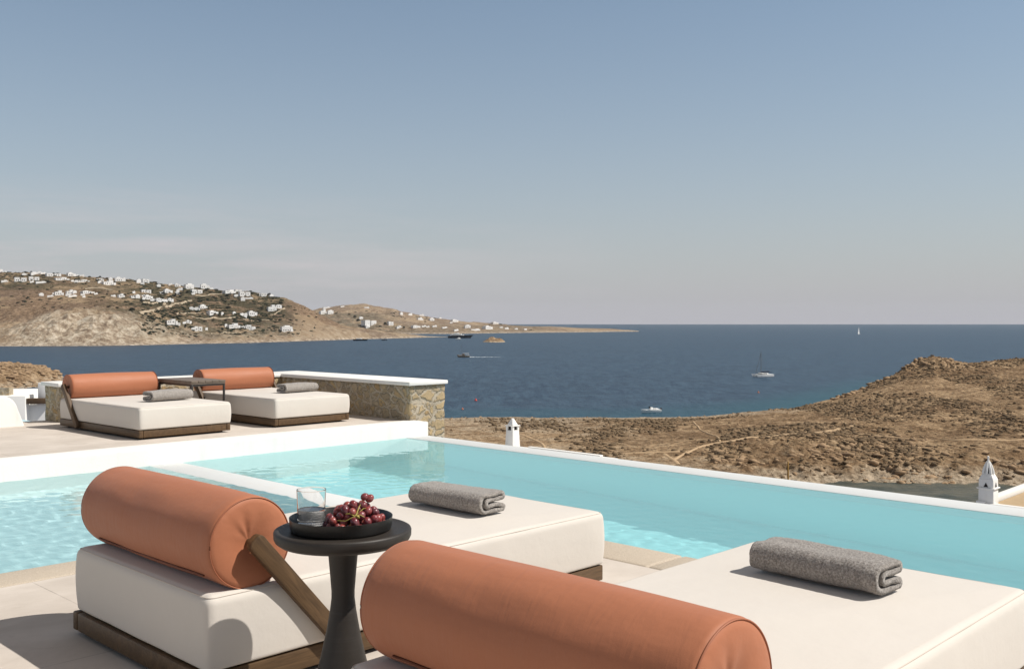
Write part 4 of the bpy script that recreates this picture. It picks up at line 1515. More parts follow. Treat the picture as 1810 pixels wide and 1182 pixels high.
# ------------------------------------------------------------------ village houses
def house_mesh(kind, w, h, rs):
    m = MB()
    d = w * rs.uniform(0.34, 0.5)
    if kind == 'cube':
        m.box(-w / 2, w / 2, -d / 2, d / 2, -3, h)
        m.box(-w * 0.2, w * 0.3, -d * 0.3, d * 0.5, h, h * 1.25)
    elif kind == 'long':
        m.box(-w / 2, w * 0.16, -d / 2, d / 2, -3, h * 0.8)
        m.box(w * 0.16, w / 2, -d * 0.35, d * 0.6, -3, h * 0.62)
        m.box(-w * 0.32, -w * 0.02, -d * 0.32, d * 0.4, h * 0.8, h)
    elif kind == 'stepped':
        m.box(-w / 2, -w * 0.05, -d / 2, d / 2, -3, h * 0.66)
        m.box(-w * 0.05, w * 0.3, -d * 0.4, d * 0.55, -3, h)
        m.box(w * 0.3, w / 2, -d * 0.5, d * 0.3, -3, h * 0.5)
    elif kind == 'twin':
        m.box(-w / 2, -w * 0.08, -d / 2, d / 2, -3, h)
        m.box(w * 0.06, w / 2, -d * 0.45, d / 2, -3, h * 0.92)
        m.box(-w * 0.08, w * 0.06, -d * 0.3, d * 0.4, -3, h * 0.5)
    else:   # low walls and terraces
        m.box(-w / 2, w / 2, -d * 0.3, d * 0.3, -3, h * 0.75)
        m.box(w * 0.1, w * 0.38, -d * 0.2, d * 0.28, h * 0.75, h)
    return m, d
HSHAPE = {'cube': 'cubic', 'long': 'long low', 'stepped': 'stepped', 'twin': 'two-block', 'low': 'flat low'}
# (u, v of the foot, width px, height px)
H = [(2, 481, 6, 4.5), (44, 486, 11, 3.5), (60, 485, 13, 3.5), (76, 482, 11, 2.6), (94, 488, 26, 5), (126, 487.5, 16, 6.5), (36, 497, 21, 7.2), (60, 495, 18, 6.5),
     (8, 498, 12, 3.5), (72, 500, 19, 3), (109, 495, 26, 5.5), (146, 498, 24, 4.3), (177, 495.5, 13, 4.3), (192, 503, 25, 8), (212, 497, 19, 8),
     (104, 521, 16, 8.5), (124, 519.5, 15, 8), (155, 518.5, 25, 5), (128, 524, 16, 3), (89, 524.5, 11, 3), (200, 524, 9, 3), (214, 525, 12, 6.5), (238, 526, 17, 4.3),
     (245, 500, 9, 6), (257, 499.5, 13, 6.2), (301, 505, 7, 3.2), (314, 506.5, 11, 6.2), (334, 510, 17, 7.7), (360, 508.5, 12, 6.2), (372, 508.5, 8, 3), (421, 511, 13, 3.5),
     (258, 517, 18, 5.5), (297, 517, 17, 7), (347, 518, 21, 7), (405, 518.7, 24, 5.5), (432, 522.5, 21, 6.2), (440, 528, 15, 3), (466, 522.5, 11, 4),
     (262, 528, 17, 7.7), (243, 526.5, 9, 5.4), (282, 532.6, 18, 4.6), (301, 531, 12, 4.6), (357.5, 545, 12, 6.2), (346, 546, 15, 3.5), (376, 555, 21, 7),
     (446, 557.5, 18, 7.7), (433, 557.5, 9, 3), (480.5, 549.6, 17, 12), (492, 543, 12, 4), (303, 571, 21, 7.7), (313, 574.5, 11, 4.5), (333.5, 570.5, 11, 5.4), (350.5, 583.7, 14, 7.7),
     (413, 579, 24, 8.5), (436.5, 580.7, 24, 7), (506, 585.3, 21, 9),
     (571, 554.7, 15, 8.5), (583.5, 554.7, 12, 6), (577, 545.2, 14, 3.4), (652, 573.8, 27, 8.5), (638, 563.6, 8, 3.6), (690, 574.5, 11, 6.8), (649.6, 579, 10, 4.4), (705, 579.4, 12, 4.4),
     (605, 542.5, 9, 2.2), (648, 544.4, 10, 2.5)]
H2 = [(724.6, 556.6, 10, 3.4), (745, 558, 10, 3), (762.7, 566.6, 10, 4.4), (742, 565, 14, 4.6), (778, 562.5, 6, 2.6), (735, 578.4, 19, 4), (749, 577.9, 10, 3.4), (768, 577.6, 10, 3.4), (785.6, 580, 12, 3),
      (803.5, 568.4, 17, 4.4), (826, 579.5, 12, 5), (839, 584, 22, 3.4), (862, 581, 22, 6), (874.6, 572.4, 16, 4), (895, 581.5, 10, 3.4), (806, 584.6, 12, 3.4), (912, 582, 8, 2.6), (928, 582.6, 9, 2.4)]
_tens = ['twenty', 'thirty', 'forty', 'fifty']
_ones = ['first', 'second', 'third', 'fourth', 'fifth', 'sixth', 'seventh', 'eighth', 'ninth']
ORD = _ones + ['tenth', 'eleventh', 'twelfth', 'thirteenth', 'fourteenth', 'fifteenth', 'sixteenth', 'seventeenth', 'eighteenth', 'nineteenth']
for tn in _tens:
    ORD += [tn[:-1] + 'ieth'] + [tn + '-' + o1 for o1 in _ones]
def tier(u, v):
    if u > 560: return 'low slope above the point' if u < 720 else 'distant coast'
    if u < 300:
        if v < 504 and u < 230: return 'left hill crest' if v < 492 else 'slope just under the crest'
        return 'left middle slope'
    if v < 513: return 'right hill crest'
    if v < 562: return 'right middle slope'
    return 'lower slope above the shore'
rs = random.Random(21)
extra = []
for (u, v, w, h) in H + H2:
    if rs.random() < 0.62:
        uu_, vv_ = u + rs.uniform(-17, 17), v + rs.uniform(-2.2, 2.6)
        if all(abs(uu_ - a) > 6 or abs(vv_ - b) > 3.2 for a, b, *_ in H + H2 + extra) and (u < 560 or u > 640):
            extra.append((uu_, vv_, rs.uniform(5.5, 9.5), rs.uniform(2.6, 4.4)))
for _ in range(2):
    for (u, v, w, h) in list(H):
        if rs.random() < 0.5 and u < 530:
            uu_, vv_ = u + rs.uniform(-22, 22), v + rs.uniform(-3.0, 3.4)
            if all(abs(uu_ - a) > 5.5 or abs(vv_ - b) > 2.8 for a, b, *_ in H + H2 + extra):
                extra.append((uu_, vv_, rs.uniform(5.0, 9.0), rs.uniform(2.4, 4.2)))
buckets = {}
for (u, v, w, h) in H + H2 + extra:
    far = u > 560
    zf, y0, y1 = (coast_z, 2700, 4400) if far else (vill_z, 1300, 2200)
    P = hit(zf, u, v, y0, y1)
    sc = P.y / F_PX
    W_, H_ = w * sc * 0.92, max(h * sc * 0.92, 3.2)
    kind = 'low' if h <= 3.4 else ('cube' if w < 11 else rs.choice(['long', 'stepped', 'twin', 'long', 'cube']))
    m, d = house_mesh(kind, W_, H_, rs)
    root = empty('house', P, rs.uniform(0.5, 0.95))
    root['category'] = 'house'
    root['group'] = 'white houses on the hills across the bay'
    m.build('wall', M['house'], root)
    if w >= 10 and h >= 4:
        n = 2 + int(w > 14) + int(w > 19)
        for k in range(n):
            x = -W_ * 0.42 + W_ * 0.62 * (k + 0.5) / n + (0 if kind != 'twin' or k < n / 2 else W_ * 0.2)
            yf = {'cube': -d / 2, 'long': -d / 2, 'stepped': -d / 2, 'twin': -d / 2, 'low': -d * 0.3}[kind]
            if kind == 'stepped' and x > -W_ * 0.07: yf = -d * 0.4
            if kind == 'long' and x > W_ * 0.14: yf = -d * 0.35
            if kind == 'twin' and x > W_ * 0.06: yf = -d * 0.45
            wm = MB()
            wm.box(x - 0.7, x + 0.7, yf - 0.06, yf + 0.1, H_ * 0.12, H_ * 0.12 + 1.8 + 0.4 * rs.random())
            wm.build('window', M['opening'], root)
    buckets.setdefault(tier(u, v), []).append((u, v, kind, w, root))
for tr_, lst in buckets.items():
    lst.sort(key=lambda r: r[0])
    for i, (u, v, kind, w, root) in enumerate(lst):
        size = 'small ' if w < 11 else ('large ' if w > 20 else '')
        pos = 'leftmost' if i == 0 else ('rightmost' if i == len(lst) - 1 else ORD[i] + ' from left')
        root['label'] = f'{size}{HSHAPE[kind]} white house on the {tr_}, {pos} there'

# ------------------------------------------------------------------ trees on the hills
def crown_mesh(r, seed):
    rr = random.Random(seed)
    V, Fc = [], []
    for k in range(260):
        a, b = rr.uniform(0, 2 * PI), rr.uniform(-0.5, 1.0)
        q = rr.uniform(0.45, 1.0)
        lump = 1 + 0.25 * mnoise.noise(Vector((math.cos(a) * 2 + seed, math.sin(a) * 2, b * 2)))
        c = Vector((math.cos(a) * math.sqrt(max(0, 1 - b * b)) * q, math.sin(a) * math.sqrt(max(0, 1 - b * b)) * q, b * q * 0.8)) * r * lump
        s = r * rr.uniform(0.10, 0.22)
        n = Vector((rr.gauss(0, 1), rr.gauss(0, 1), rr.gauss(0, 1))).normalized()
        t = n.orthogonal().normalized(); w = n.cross(t)
        o = len(V)
        V += [tuple(c + t * s), tuple(c + w * s * 0.8), tuple(c - t * s * 0.9), tuple(c - w * s)]
        Fc.append((o, o + 1, o + 2, o + 3))
    return V, Fc
protos = []
for k in range(5):
    V, Fc = crown_mesh(1.0, k * 3.7 + 1)
    me = bpy.data.meshes.new('crown')
    me.from_pydata(V, [], Fc)
    me.materials.append(M['leaf'])
    protos.append(me)
tm = MB(); tm.lathe([(0.10, -1.4), (0.085, -0.6), (0.06, 0.1), (0, 0.2)], 8)
trunk_o = tm.build('trunk', M['bark'])
trunk_me = trunk_o.data
bpy.data.objects.remove(trunk_o)
TREES = [(233, 551, 8, 'round'), (250, 534, 6, 'round'), (192, 543, 4.5, 'low'), (207, 545, 5, 'low'), (152, 503, 4, 'round'), (85, 500, 4.5, 'round'), (177, 490.5, 3.6, 'round'), (140, 488, 2.5, 'low'),
         (45, 482.5, 3.5, 'round'), (55, 481, 3, 'round'), (76, 487, 3, 'low'), (158, 490, 4, 'low'), (320, 520, 6, 'low'), (308, 524, 5, 'low'), (288, 520, 4, 'low'), (355, 534, 5, 'low'), (403, 545, 7, 'low'),
         (476, 523, 5, 'round'), (345, 516, 3.4, 'low'), (365, 513.5, 5, 'low'), (382, 514, 4.5, 'low'), (390, 518, 3.5, 'round'), (443, 514.5, 4.5, 'low'), (456, 552, 5, 'low'), (463, 548, 4.5, 'round'), (376, 559, 4, 'low'), (388, 559, 3.5, 'low'),
         (258, 555, 4.5, 'low'), (275, 552, 4, 'low'), (362, 569, 4.5, 'low'), (377, 567, 3.5, 'low'), (400, 566, 5, 'low'), (460, 568, 4.5, 'low'), (487, 570, 4, 'low'), (338, 579, 5, 'low'), (328, 577.5, 4, 'low'), (394, 583, 4.5, 'low'), (412, 584, 4, 'low'), (424, 592, 3.5, 'round'), (496, 587, 3.5, 'low'),
         (627, 562, 5, 'round'), (633, 568, 5, 'round'), (681, 574, 5, 'round'), (672, 577, 3.5, 'low'), (714, 580, 3.5, 'round'), (617, 556, 3, 'low'), (594, 554, 3, 'low')]
tb_ = {}
rs = random.Random(9)
for i, (u, v, r, form) in enumerate(TREES):
    far = u > 560
    P = hit(coast_z if far else vill_z, u, v, 2700 if far else 1300, 4400 if far else 2200)
    rad = r * P.y / F_PX * 0.62
    root = empty('tree', P)
    root['category'] = 'tree'
    root['group'] = 'trees on the hills across the bay'
    cr = bpy.data.objects.new('crown', protos[i % 5]); COL.objects.link(cr); cr.parent = root
    fl = 0.95 if form == 'round' else 0.6
    cr.scale = (rad * (1.0 if form == 'round' else 1.45), rad, rad * fl)
    cr.location = (0, 0, rad * fl * 0.75)
    cr.rotation_euler = (0, 0, rs.uniform(0, 6))
    tk = bpy.data.objects.new('trunk', trunk_me); COL.objects.link(tk); tk.parent = root
    tk.scale = (rad, rad, rad * fl); tk.location = (0, 0, rad * fl * 0.75)
    tb_.setdefault(tier(u, v), []).append((u, form, root))
for tr_, lst in tb_.items():
    lst.sort(key=lambda a: a[0])
    for i, (u, form, root) in enumerate(lst):
        pos = 'leftmost' if i == 0 else ('rightmost' if i == len(lst) - 1 else ORD[i] + ' from left')
        root['label'] = f'dark green {"round" if form == "round" else "wide low"} tree on the {tr_}, {pos} there'
# undergrowth along the terraces
sc_items = []
for _ in range(6500):
    u, Y = rs.uniform(-20, 560), rs.uniform(1380, 2000)
    z = float(vill_z(np.array([u]), np.array([Y]))[0])
    v = V_PX + (CAM_Z - z) * F_PX / Y
    if z < SEA_Z + 8: continue
    ok = (250 < u < 500 and v < 592 and vnoise(np.array([u * 0.03]), np.array([v * 0.14]))[0] > -0.1) or (v < 500 and u < 260 and rs.random() < 0.35) or (rs.random() < 0.10 and not (u < 330 and v > 545))
    if not ok: continue
    X = (u - CX_PX) * Y / F_PX
    r = rs.uniform(0.9, 2.9)
    sc_items.append((X, Y, z + 0.3, r * rs.uniform(1, 2.2), r, r * 0.7))
for _ in range(1500):
    u, Y = rs.uniform(575, 960), rs.uniform(2980, 3900)
    z = float(coast_z(np.array([u]), np.array([Y]))[0])
    v = V_PX + (CAM_Z - z) * F_PX / Y
    if z < SEA_Z + 6 or vnoise(np.array([u * 0.04]), np.array([v * 0.3]))[0] < 0.0 or (u > 720 and rs.random() < 0.6) or v < 549: continue
    r = rs.uniform(1.6, 4.4)
    sc_items.append(((u - CX_PX) * Y / F_PX, Y, z + 0.4, r * rs.uniform(1, 2.4), r, r * 0.6))
tag(blob_mass('undergrowth', sc_items, M['leaf'], rs, 0.45, 1, 0.8), 'dark green undergrowth along the terraces of the village hill', 'undergrowth', None, 'stuff')

# ------------------------------------------------------------------ neighbouring roofs and chimneys just below the terrace
M['roof'] = simple('sandy_roof', (0.42, 0.31, 0.19), 0.9, 0.1, 0.15, 3.0)
M['hollow_fill'] = simple('dark_hollow', (0.035, 0.03, 0.028), 0.9, 0.1)  # near-black blocks set into the chimney openings
M['post'] = simple('yellow_pine_post', (0.34, 0.20, 0.06), 0.8, 0.2, 0.3, 3.0)

def taper_box(m, w0, w1, z0, z1, r=0.0):
    b = bmesh.new()
    a, c = w0 / 2, w1 / 2
    vs_ = [b.verts.new(p) for p in ((-a, -a, z0), (a, -a, z0), (a, a, z0), (-a, a, z0), (-c, -c, z1), (c, -c, z1), (c, c, z1), (-c, c, z1))]
    for f in ((3, 2, 1, 0), (4, 5, 6, 7), (0, 1, 5, 4), (1, 2, 6, 5), (2, 3, 7, 6), (3, 0, 4, 7)):
        b.faces.new([vs_[i] for i in f])
    if r > 0:
        bmesh.ops.bevel(b, geom=list(b.edges), offset=r, segments=3, profile=0.5, affect='EDGES')
    m.merge(b)

# house below the rim with the slim tapered chimney
P1 = at(906, 790, 40.0)
hs = empty('white_house', P1, TH)
tag(hs, 'flat white house roof below the pool rim carrying the slim tapered chimney', 'house')
m = MB()
m.box(-7.0, 0.55, -5.0, 0.6, -6.0, -0.02, r=0.04)
m.build('wall', M['white'], hs, 40)
m = MB()
m.box(0.30, 0.50, -4.3, -0.55, -0.018, 0.045, r=0.02)
m.build('parapet', M['white'], hs, 40)
ch = MB()
taper_box(ch, 0.44, 0.375, -0.018, 0.70, 0.015)
for sx in (-1, 1):
    for sy in (-1, 1):
        ch.box(sx * 0.145 - 0.045, sx * 0.145 + 0.045, sy * 0.145 - 0.045, sy * 0.145 + 0.045, 0.69, 0.86)
ch.box(-0.05, 0.05, -0.05, 0.05, 0.69, 0.86)
taper_box(ch, 0.46, 0.45, 0.861, 0.895, 0.01)
taper_box(ch, 0.335, 0.085, 0.896, 1.17, 0.03)
co_ch = ch.build('chimney', M['white'], hs, 40)
hl = MB()
hl.box(-0.13, 0.13, -0.13, 0.13, 0.705, 0.845)
hl.build('hollow', M['hollow_fill'], co_ch)

# house at the right with the domed chimney
P2 = at(1747, 889, 46.0)
h2 = empty('white_house', P2, TH)
tag(h2, 'white walled house roof at the right edge carrying the pointed domed chimney', 'house')
m = MB()
m.box(-0.9, 10.0, -10.0, 0.55, -5.0, -0.15, r=0.03)
m.build('wall', M['white'], h2, 40)
m = MB()
m.box(-0.06, 9.9, -9.9, -0.02, -0.149, -0.10)
m.build('roof', M['roof'], h2, 40)
m = MB()
m.box(-0.45, 9.95, 0.0, 0.42, -0.149, 0.14, r=0.05)
m.box(-0.45, -0.08, -9.95, -0.003, -0.149, 0.06, r=0.05)
m.build('parapet', M['white'], h2, 40)
ch = MB()
taper_box(ch, 0.68, 0.66, -0.148, 0.70, 0.02)
taper_box(ch, 0.80, 0.80, 0.701, 0.76, 0.015)
taper_box(ch, 0.66, 0.64, 0.761, 1.16, 0.02)
taper_box(ch, 0.63, 0.40, 1.161, 1.40, 0.02)
# little dome of four ribs with openings, and its finial
for k in range(8):
    a = PI / 4 * k
    pts = [(0.225 * math.cos(a), 0.225 * math.sin(a), 1.39), (0.20 * math.cos(a), 0.20 * math.sin(a), 1.55), (0.14 * math.cos(a), 0.14 * math.sin(a), 1.74), (0.05 * math.cos(a), 0.05 * math.sin(a), 1.93)]
    ch.tube(pts, [0.065, 0.06, 0.055, 0.045], 8)
ch.lathe([(0.16, 1.66), (0.09, 1.86), (0.05, 1.96), (0.038, 2.06), (0.034, 2.10), (0.05, 2.13), (0.045, 2.18), (0.0, 2.21)], 20)
c2 = ch.build('chimney', M['white'], h2, 40)
hl = MB()
for (x0, x1, y0, y1) in ((-0.10, 0.10, -0.345, -0.20), (-0.345, -0.20, -0.10, 0.10)):
    b = bmesh.new()
    if x1 - x0 < 0.19:
        tri = [(x0, y0, 0.80), (x0, y1, 0.80), (x0, 0, 1.0)]; tri2 = [(x1, y, z) for (_, y, z) in tri]
    else:
        tri = [(x0, y0, 0.80), (x1, y0, 0.80), (0, y0, 1.0)]; tri2 = [(x, y1, z) for (x, _, z) in tri]
    v0 = [b.verts.new(p) for p in tri]; v1 = [b.verts.new(p) for p in tri2]
    b.faces.new(v0); b.faces.new(v1[::-1])
    for i in range(3): b.faces.new((v0[i], v1[i], v1[(i + 1) % 3], v0[(i + 1) % 3]))
    hl.merge(b)
hl.lathe([(0, 1.402), (0.16, 1.402), (0.13, 1.58), (0, 1.66)], 16)
hl.build('hollow', M['hollow_fill'], c2, 40)

# house at the far left, behind the terrace
P3 = at(20, 700, 45.0)
h3 = empty('white_house', P3, R(6))
tag(h3, 'white house roof at far left behind the terrace with a square white chimney', 'house')
m = MB()
m.box(-4.0, 0.62, 0.0, 5.0, -5.0, 0.02, r=0.05)
m.box(0.30, 1.9, 0.4, 4.9, -5.0, -0.42, r=0.04)
m.build('wall', M['white'], h3, 40)
m = MB()
m.box(0.62, 1.62, 0.05, 0.38, -0.36, -0.12, r=0.01)
m.build('beam', M['wood'], h3, 40)
m = MB()
m.box(1.0, 1.5, 0.42, 0.92, -0.418, 0.58, r=0.03)
m.build('chimney', M['white'], h3, 40)
m = MB()
rubble_box(m, -0.9, -0.22, 0.3, 0.8, 0.021, 0.36, 0.06, 0.02, 2.0)
m.build('stone_block', M['rubble'], h3, 40)

# wooden pole on the shore
pz = head_at(at(1393, 815, 190).x, 190)
po = MB()
tp = at(1393, 815, 190)
po.lathe([(0.19, pz - tp.z - 0.8), (0.17, -2.5), (0.15, -0.06), (0.10, 0.0), (0, 0.0)], 14)
o = po.build('wooden_pole', M['post'], None, 45)
o.location = tp
tag(o, 'yellow wooden pole standing on the shore beyond the pool rim', 'pole')

# ------------------------------------------------------------------ boats
M['gel'] = simple('white_gelcoat', (0.86, 0.85, 0.82), 0.35, 0.5, 0.05, 0.4)
M['navy'] = simple('dark_hull', (0.030, 0.036, 0.048), 0.4, 0.5, 0.1, 0.3)
M['deckwood'] = simple('boat_teak', (0.30, 0.20, 0.12), 0.7, 0.3, 0.2, 1.0)
M['tint'] = simple('tinted_window', (0.02, 0.025, 0.03), 0.2, 0.6)
M['mast'] = simple('grey_mast', (0.17, 0.17, 0.17), 0.5, 0.5)
M['sail'] = simple('sailcloth', (0.80, 0.79, 0.76), 0.8, 0.2, 0.04, 0.6)
M['canopy'] = simple('navy_canvas', (0.035, 0.045, 0.07), 0.8, 0.2)
M['red'] = simple('red_buoy', (0.55, 0.05, 0.03), 0.5, 0.4)
M['orange'] = simple('orange_buoy', (0.62, 0.22, 0.12), 0.5, 0.4)
M['foam'] = simple('wake_foam', (0.60, 0.64, 0.66), 0.9, 0.1, 0.3, 1.0)

def hull(m, L, B, Hh, x_off=0.0, y_off=0.0, sheer=0.25, rake=0.12, draft=0.3):
    """boat hull along x with its bow at -x"""
    n, k = 18, 7
    rings = []
    for i in range(n):
        t = i / (n - 1)
        x = -L / 2 + L * t
        half = B / 2 * (1 - (1 - min(1, t / 0.55)) ** 2.2) * (1 - 0.12 * max(0, t - 0.6) / 0.4)
        half = max(half, 0.02)
        top = Hh * (1 + sheer * (1 - t) ** 2)
        ring = []
        for j in range(k):
            s = j / (k - 1)
            z = -draft + (top + draft) * s
            y = half * (0.55 + 0.45 * s ** 0.6)
            xx = x - rake * L * (1 - t) ** 3 * s + rake * L * 0.5 * (1 - t) ** 3
            ring.append((xx, y, z))
        full = [(x, -y, z) for x, y, z in ring[::-1]] + ring
        rings.append([m.bm.verts.new((x + x_off, y + y_off, z)) for x, y, z in full])
    for a, b in zip(rings, rings[1:]):
        for i in range(len(a) - 1):
            m.bm.faces.new((a[i], a[i + 1], b[i + 1], b[i]))
        m.bm.faces.new((a[-1], a[0], b[0], b[-1]))
        # deck strip closes the top: first and last vertex of each ring are the sheer line
    m.bm.faces.new(rings[0]); m.bm.faces.new(rings[-1][::-1])

def boat_at(name, u, v, rz, label):
    Y = (CAM_Z - SEA_Z) * F_PX / (v - V_PX)
    P = at(u, v, Y)
    P.z = SEA_Z
    root = empty(name, P, rz)
    tag(root, label, 'boat')
    return root

# catamaran at anchor
b1 = boat_at('catamaran', 1348.5, 665.2, R(24), 'white sailing catamaran with a bare mast anchored in the bay')
m = MB(); hull(m, 12.6, 1.5, 1.35, 0, -2.3); hull(m, 12.6, 1.5, 1.35, 0, 2.3)
m.box(-3.2, 5.6, -2.9, 2.9, 0.75, 1.45, r=0.1)
m.build('hull', M['gel'], b1, 40)
m = MB(); m.box(-2.4, 2.6, -2.2, 2.2, 1.46, 2.25, r=0.3); m.build('cabin', M['gel'], b1, 40)
m = MB(); m.box(-2.45, 1.6, -2.24, 2.24, 1.66, 2.0, r=0.05); m.build('window', M['tint'], b1, 40)
m = MB(); m.box(-0.6, 5.2, -2.2, 2.2, 2.55, 2.72, r=0.06); m.tube([(-1.2, 0, 3.0), (4.8, 0, 3.15)], 0.26, 8); m.build('canopy', M['canopy'], b1, 40)
m = MB(); m.tube([(-1.5, 0, 1.4), (-1.45, 0, 15.6)], [0.20, 0.14], 8)
m.tube([(-5.6, 0, 1.5), (-1.45, 0, 14.6)], 0.11, 6); m.tube([(0.6, 2.6, 1.4), (-1.45, 0, 13.5)], 0.035, 5); m.tube([(0.6, -2.6, 1.4), (-1.45, 0, 13.5)], 0.035, 5)
m.build('mast', M['mast'], b1, 40)

# small motor boat
b2 = boat_at('motor_boat', 1151, 728.5, R(20), 'small white motor boat with black outboard engine moored near the headland shore')
b2.scale = (1.2, 1.2, 1.3)
m = MB(); hull(m, 6.6, 2.2, 0.75); m.build('hull', M['gel'], b2, 40)
m = MB(); m.box(-2.2, 2.9, -0.85, 0.85, 0.70, 0.82, r=0.04); m.box(0.9, 2.2, -0.8, 0.8, 0.82, 1.15, r=0.1); m.build('seat', M['gel'], b2, 40)
m = MB(); m.box(-0.5, 0.45, -0.5, 0.5, 0.82, 1.45, r=0.1); m.build('console', M['gel'], b2, 40)
m = MB(); m.box(-0.62, -0.55, -0.5, 0.5, 1.2, 1.75); m.build('windscreen', M['tint'], b2)
m = MB(); m.tube([(1.0, -0.8, 0.8), (1.1, -0.7, 2.1), (1.1, 0.7, 2.1), (1.0, 0.8, 0.8)], 0.04, 6); m.build('rail', M['mast'], b2, 40)
m = MB(); m.box(3.2, 3.75, -0.3, 0.3, 0.45, 1.25, r=0.12); m.box(3.35, 3.6, -0.1, 0.1, -0.4, 0.46); m.build('outboard_engine', M['navy'], b2, 40)

# sailing yacht far out
b3 = boat_at('sailboat', 1518, 591, R(55), 'sailboat with a tall white sail far out near the horizon')
m = MB(); hull(m, 15, 4, 1.4); m.build('hull', M['gel'], b3, 40)
m = MB(); m.tube([(-1, 0, 1.2), (-1, 0, 21)], 0.12, 6); m.build('mast', M['mast'], b3, 40)
m = MB()
for (pts) in (((-0.9, 2.2), (6.2, 2.4), (-0.9, 20.6)), ((-7.2, 1.8), (-1.1, 1.8), (-1.2, 18.8))):
    nS = 12
    g = []
    for i in range(nS + 1):
        t = i / nS
        row = []
        for j in range(nS + 1):
            s = j / nS
            x0, z0 = pts[0][0] + (pts[2][0] - pts[0][0]) * t, pts[0][1] + (pts[2][1] - pts[0][1]) * t
            x1, z1 = pts[1][0] + (pts[2][0] - pts[1][0]) * t, pts[1][1] + (pts[2][1] - pts[1][1]) * t
            x1 += 0.9 * math.sin(PI * t) * (1 if x1 > 0 else 0)
            row.append(m.bm.verts.new((x0 + (x1 - x0) * s, 0.9 * math.sin(PI * s) * (1 - t), z0 + (z1 - z0) * s)))
        g.append(row)
    for i in range(nS):
        for j in range(nS):
            try: m.bm.faces.new((g[i][j], g[i][j + 1], g[i + 1][j + 1], g[i + 1][j]))
            except ValueError: pass
m.build('sail', M['sail'], b3, 60)

# superyacht, dark hull, bow to the right
b4 = boat_at('yacht', 813, 597.4, R(180 - 6), 'large dark hulled yacht with white decks lying off the far point')
m = MB(); hull(m, 49, 9, 4.6, sheer=0.45); m.build('hull', M['navy'], b4, 40)
m = MB(); m.box(-8, 20, -3.6, 3.6, 4.3, 6.6, r=0.4); m.box(-3, 17, -3.2, 3.2, 6.6, 8.8, r=0.4); m.box(2, 12, -2.4, 2.4, 8.8, 10.4, r=0.4); m.build('superstructure', M['gel'], b4, 40)
m = MB(); m.box(-7.8, 18, -3.66, 3.66, 5.1, 5.9); m.box(-2.9, 14, -3.26, 3.26, 7.3, 8.1); m.build('window', M['tint'], b4, 40)
m = MB(); m.tube([(6, 0, 10.2), (6.6, 0, 14.5)], 0.2, 6); m.build('mast', M['mast'], b4, 40)

b5 = boat_at('motor_boat', 810.5, 600.6, R(8), 'small white cabin boat just in front of the large dark yacht')
m = MB(); hull(m, 11.5, 3.6, 1.8); m.build('hull', M['gel'], b5, 40)
m = MB(); m.box(-2.5, 3.5, -1.3, 1.3, 1.7, 3.4, r=0.3); m.box(-1.0, 2.5, -1.1, 1.1, 3.4, 4.3, r=0.2); m.build('cabin', M['gel'], b5, 40)

# wooden tour boat under way, wake to the right
b6 = boat_at('tour_boat', 819.5, 631, R(3), 'wooden tour boat with white awning trailing a wake in mid bay')
m = MB(); hull(m, 11.6, 3.6, 1.5, sheer=0.5); m.build('hull', M['deckwood'], b6, 40)
m = MB(); m.box(-5.2, 5.6, -1.75, 1.75, 1.42, 1.62, r=0.05); m.build('deck', M['gel'], b6, 40)
m = MB(); m.box(-1.4, 1.0, -1.2, 1.2, 1.63, 3.2, r=0.15); m.build('cabin', M['deckwood'], b6, 40)
m = MB(); m.box(-0.4, 5.2, -1.7, 1.7, 3.35, 3.55, r=0.05)
for x in (1.2, 3.2, 5.0):
    for y in (-1.6, 1.6): m.tube([(x, y, 1.6), (x, y, 3.36)], 0.05, 6)
m.build('awning', M['sail'], b6, 40)
m = MB(); m.tube([(-2.2, 0, 1.6), (-2.2, 0, 12.5)], [0.12, 0.07], 6); m.tube([(-5.5, 0, 2.2), (-2.2, 0, 11.5)], 0.04, 5); m.build('mast', M['mast'], b6, 40)
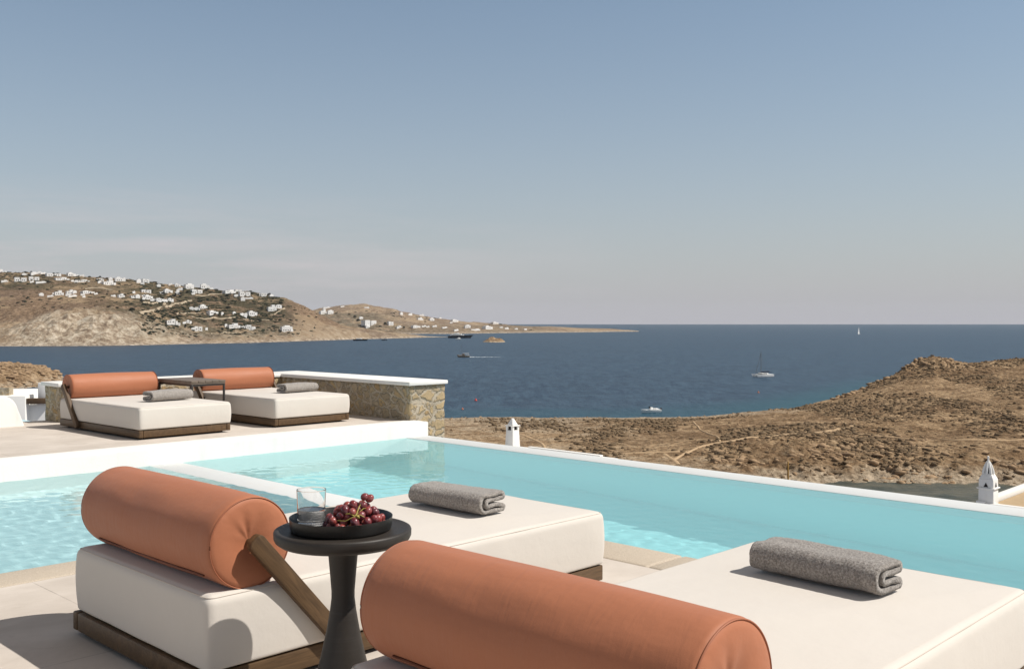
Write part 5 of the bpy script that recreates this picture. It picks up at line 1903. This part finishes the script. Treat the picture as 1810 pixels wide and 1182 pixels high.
# its wake: low broken foam on the water
rw = random.Random(4)
verts, faces = [], []
for k in range(26):
    f = k / 26
    x = 6.0 + 30.0 * f ** 1.2
    w = rw.uniform(0.5, 1.3) * (1 - 0.5 * f)
    y = rw.uniform(-1.2, 1.2) * (1 + 1.6 * f)
    hgt = rw.uniform(0.15, 0.5) * (1 - 0.75 * f)
    o0 = len(verts)
    nn = 10
    verts.append((x, y, hgt))
    for i in range(nn):
        a = 2 * PI * i / nn
        r_ = w * rw.uniform(0.7, 1.3)
        verts.append((x + 1.5 * r_ * math.cos(a), y + r_ * math.sin(a), 0.02))
    for i in range(nn):
        faces.append((o0, o0 + 1 + i, o0 + 1 + (i + 1) % nn))
wk = np_mesh('wake', verts, faces, M['foam'], None, 60)
wk.location = b6.location
wk.rotation_euler = b6.rotation_euler
tag(wk, 'white foam wake behind the wooden tour boat', 'wake', None, 'stuff')

for (u, v, L, lab) in ((637, 602.0, 25, 'long dark motor yacht moored under the cliffs of the village hill'), (679, 601.5, 11, 'short dark motor boat moored under the cliffs near the end of the hill')):
    bb = boat_at('motor_yacht' if L > 20 else 'motor_boat', u, v, R(180), lab)
    m = MB(); hull(m, L, L * 0.2, L * 0.10); m.build('hull', M['navy'], bb, 40)
    m = MB(); m.box(-L * 0.12, L * 0.3, -L * 0.08, L * 0.08, L * 0.095, L * 0.16, r=0.2); m.build('cabin', M['gel'] if L > 20 else M['navy'], bb, 40)

def buoy(name, u, v, r, mat, label):
    Y = (CAM_Z - SEA_Z) * F_PX / (v - V_PX)
    P = at(u, v, Y); P.z = SEA_Z
    m = MB()
    m.lathe([(0, -0.4), (r * 0.8, -0.3), (r, 0.15), (r * 0.92, 0.35), (r * 0.4, r * 1.0), (r * 0.26, r * 1.6), (r * 0.3, r * 1.75), (0, r * 1.85)], 20)
    o = m.build(name, mat, None, 50)
    o.location = P
    tag(o, label, 'buoy', 'buoys in the bay')
buoy('buoy', 841, 708, 0.62, M['red'], 'red buoy floating in the bay right of the stone wall')
buoy('buoy', 817.5, 723.5, 0.42, M['orange'], 'small orange buoy near the shore beside the end of the stone wall')
buoy('buoy', 1340.5, 694, 0.5, M['orange'], 'pale orange buoy floating below the anchored catamaran')

# ------------------------------------------------------------------ haze over the bay
hm = MB()
hm.box(-13000, 13000, -3000, 14500, -48, 240)
t = NT('haze')
v = t.n('ShaderNodeVolumePrincipled')
v.inputs['Color'].default_value = (0.80, 0.83, 0.90, 1)
v.inputs['Density'].default_value = 2.2e-5
v.inputs['Anisotropy'].default_value = 0.0
t.l(v.outputs[0], t.out.inputs['Volume'])
hb = hm.build('haze', t.m)
hb['kind'] = 'stuff'
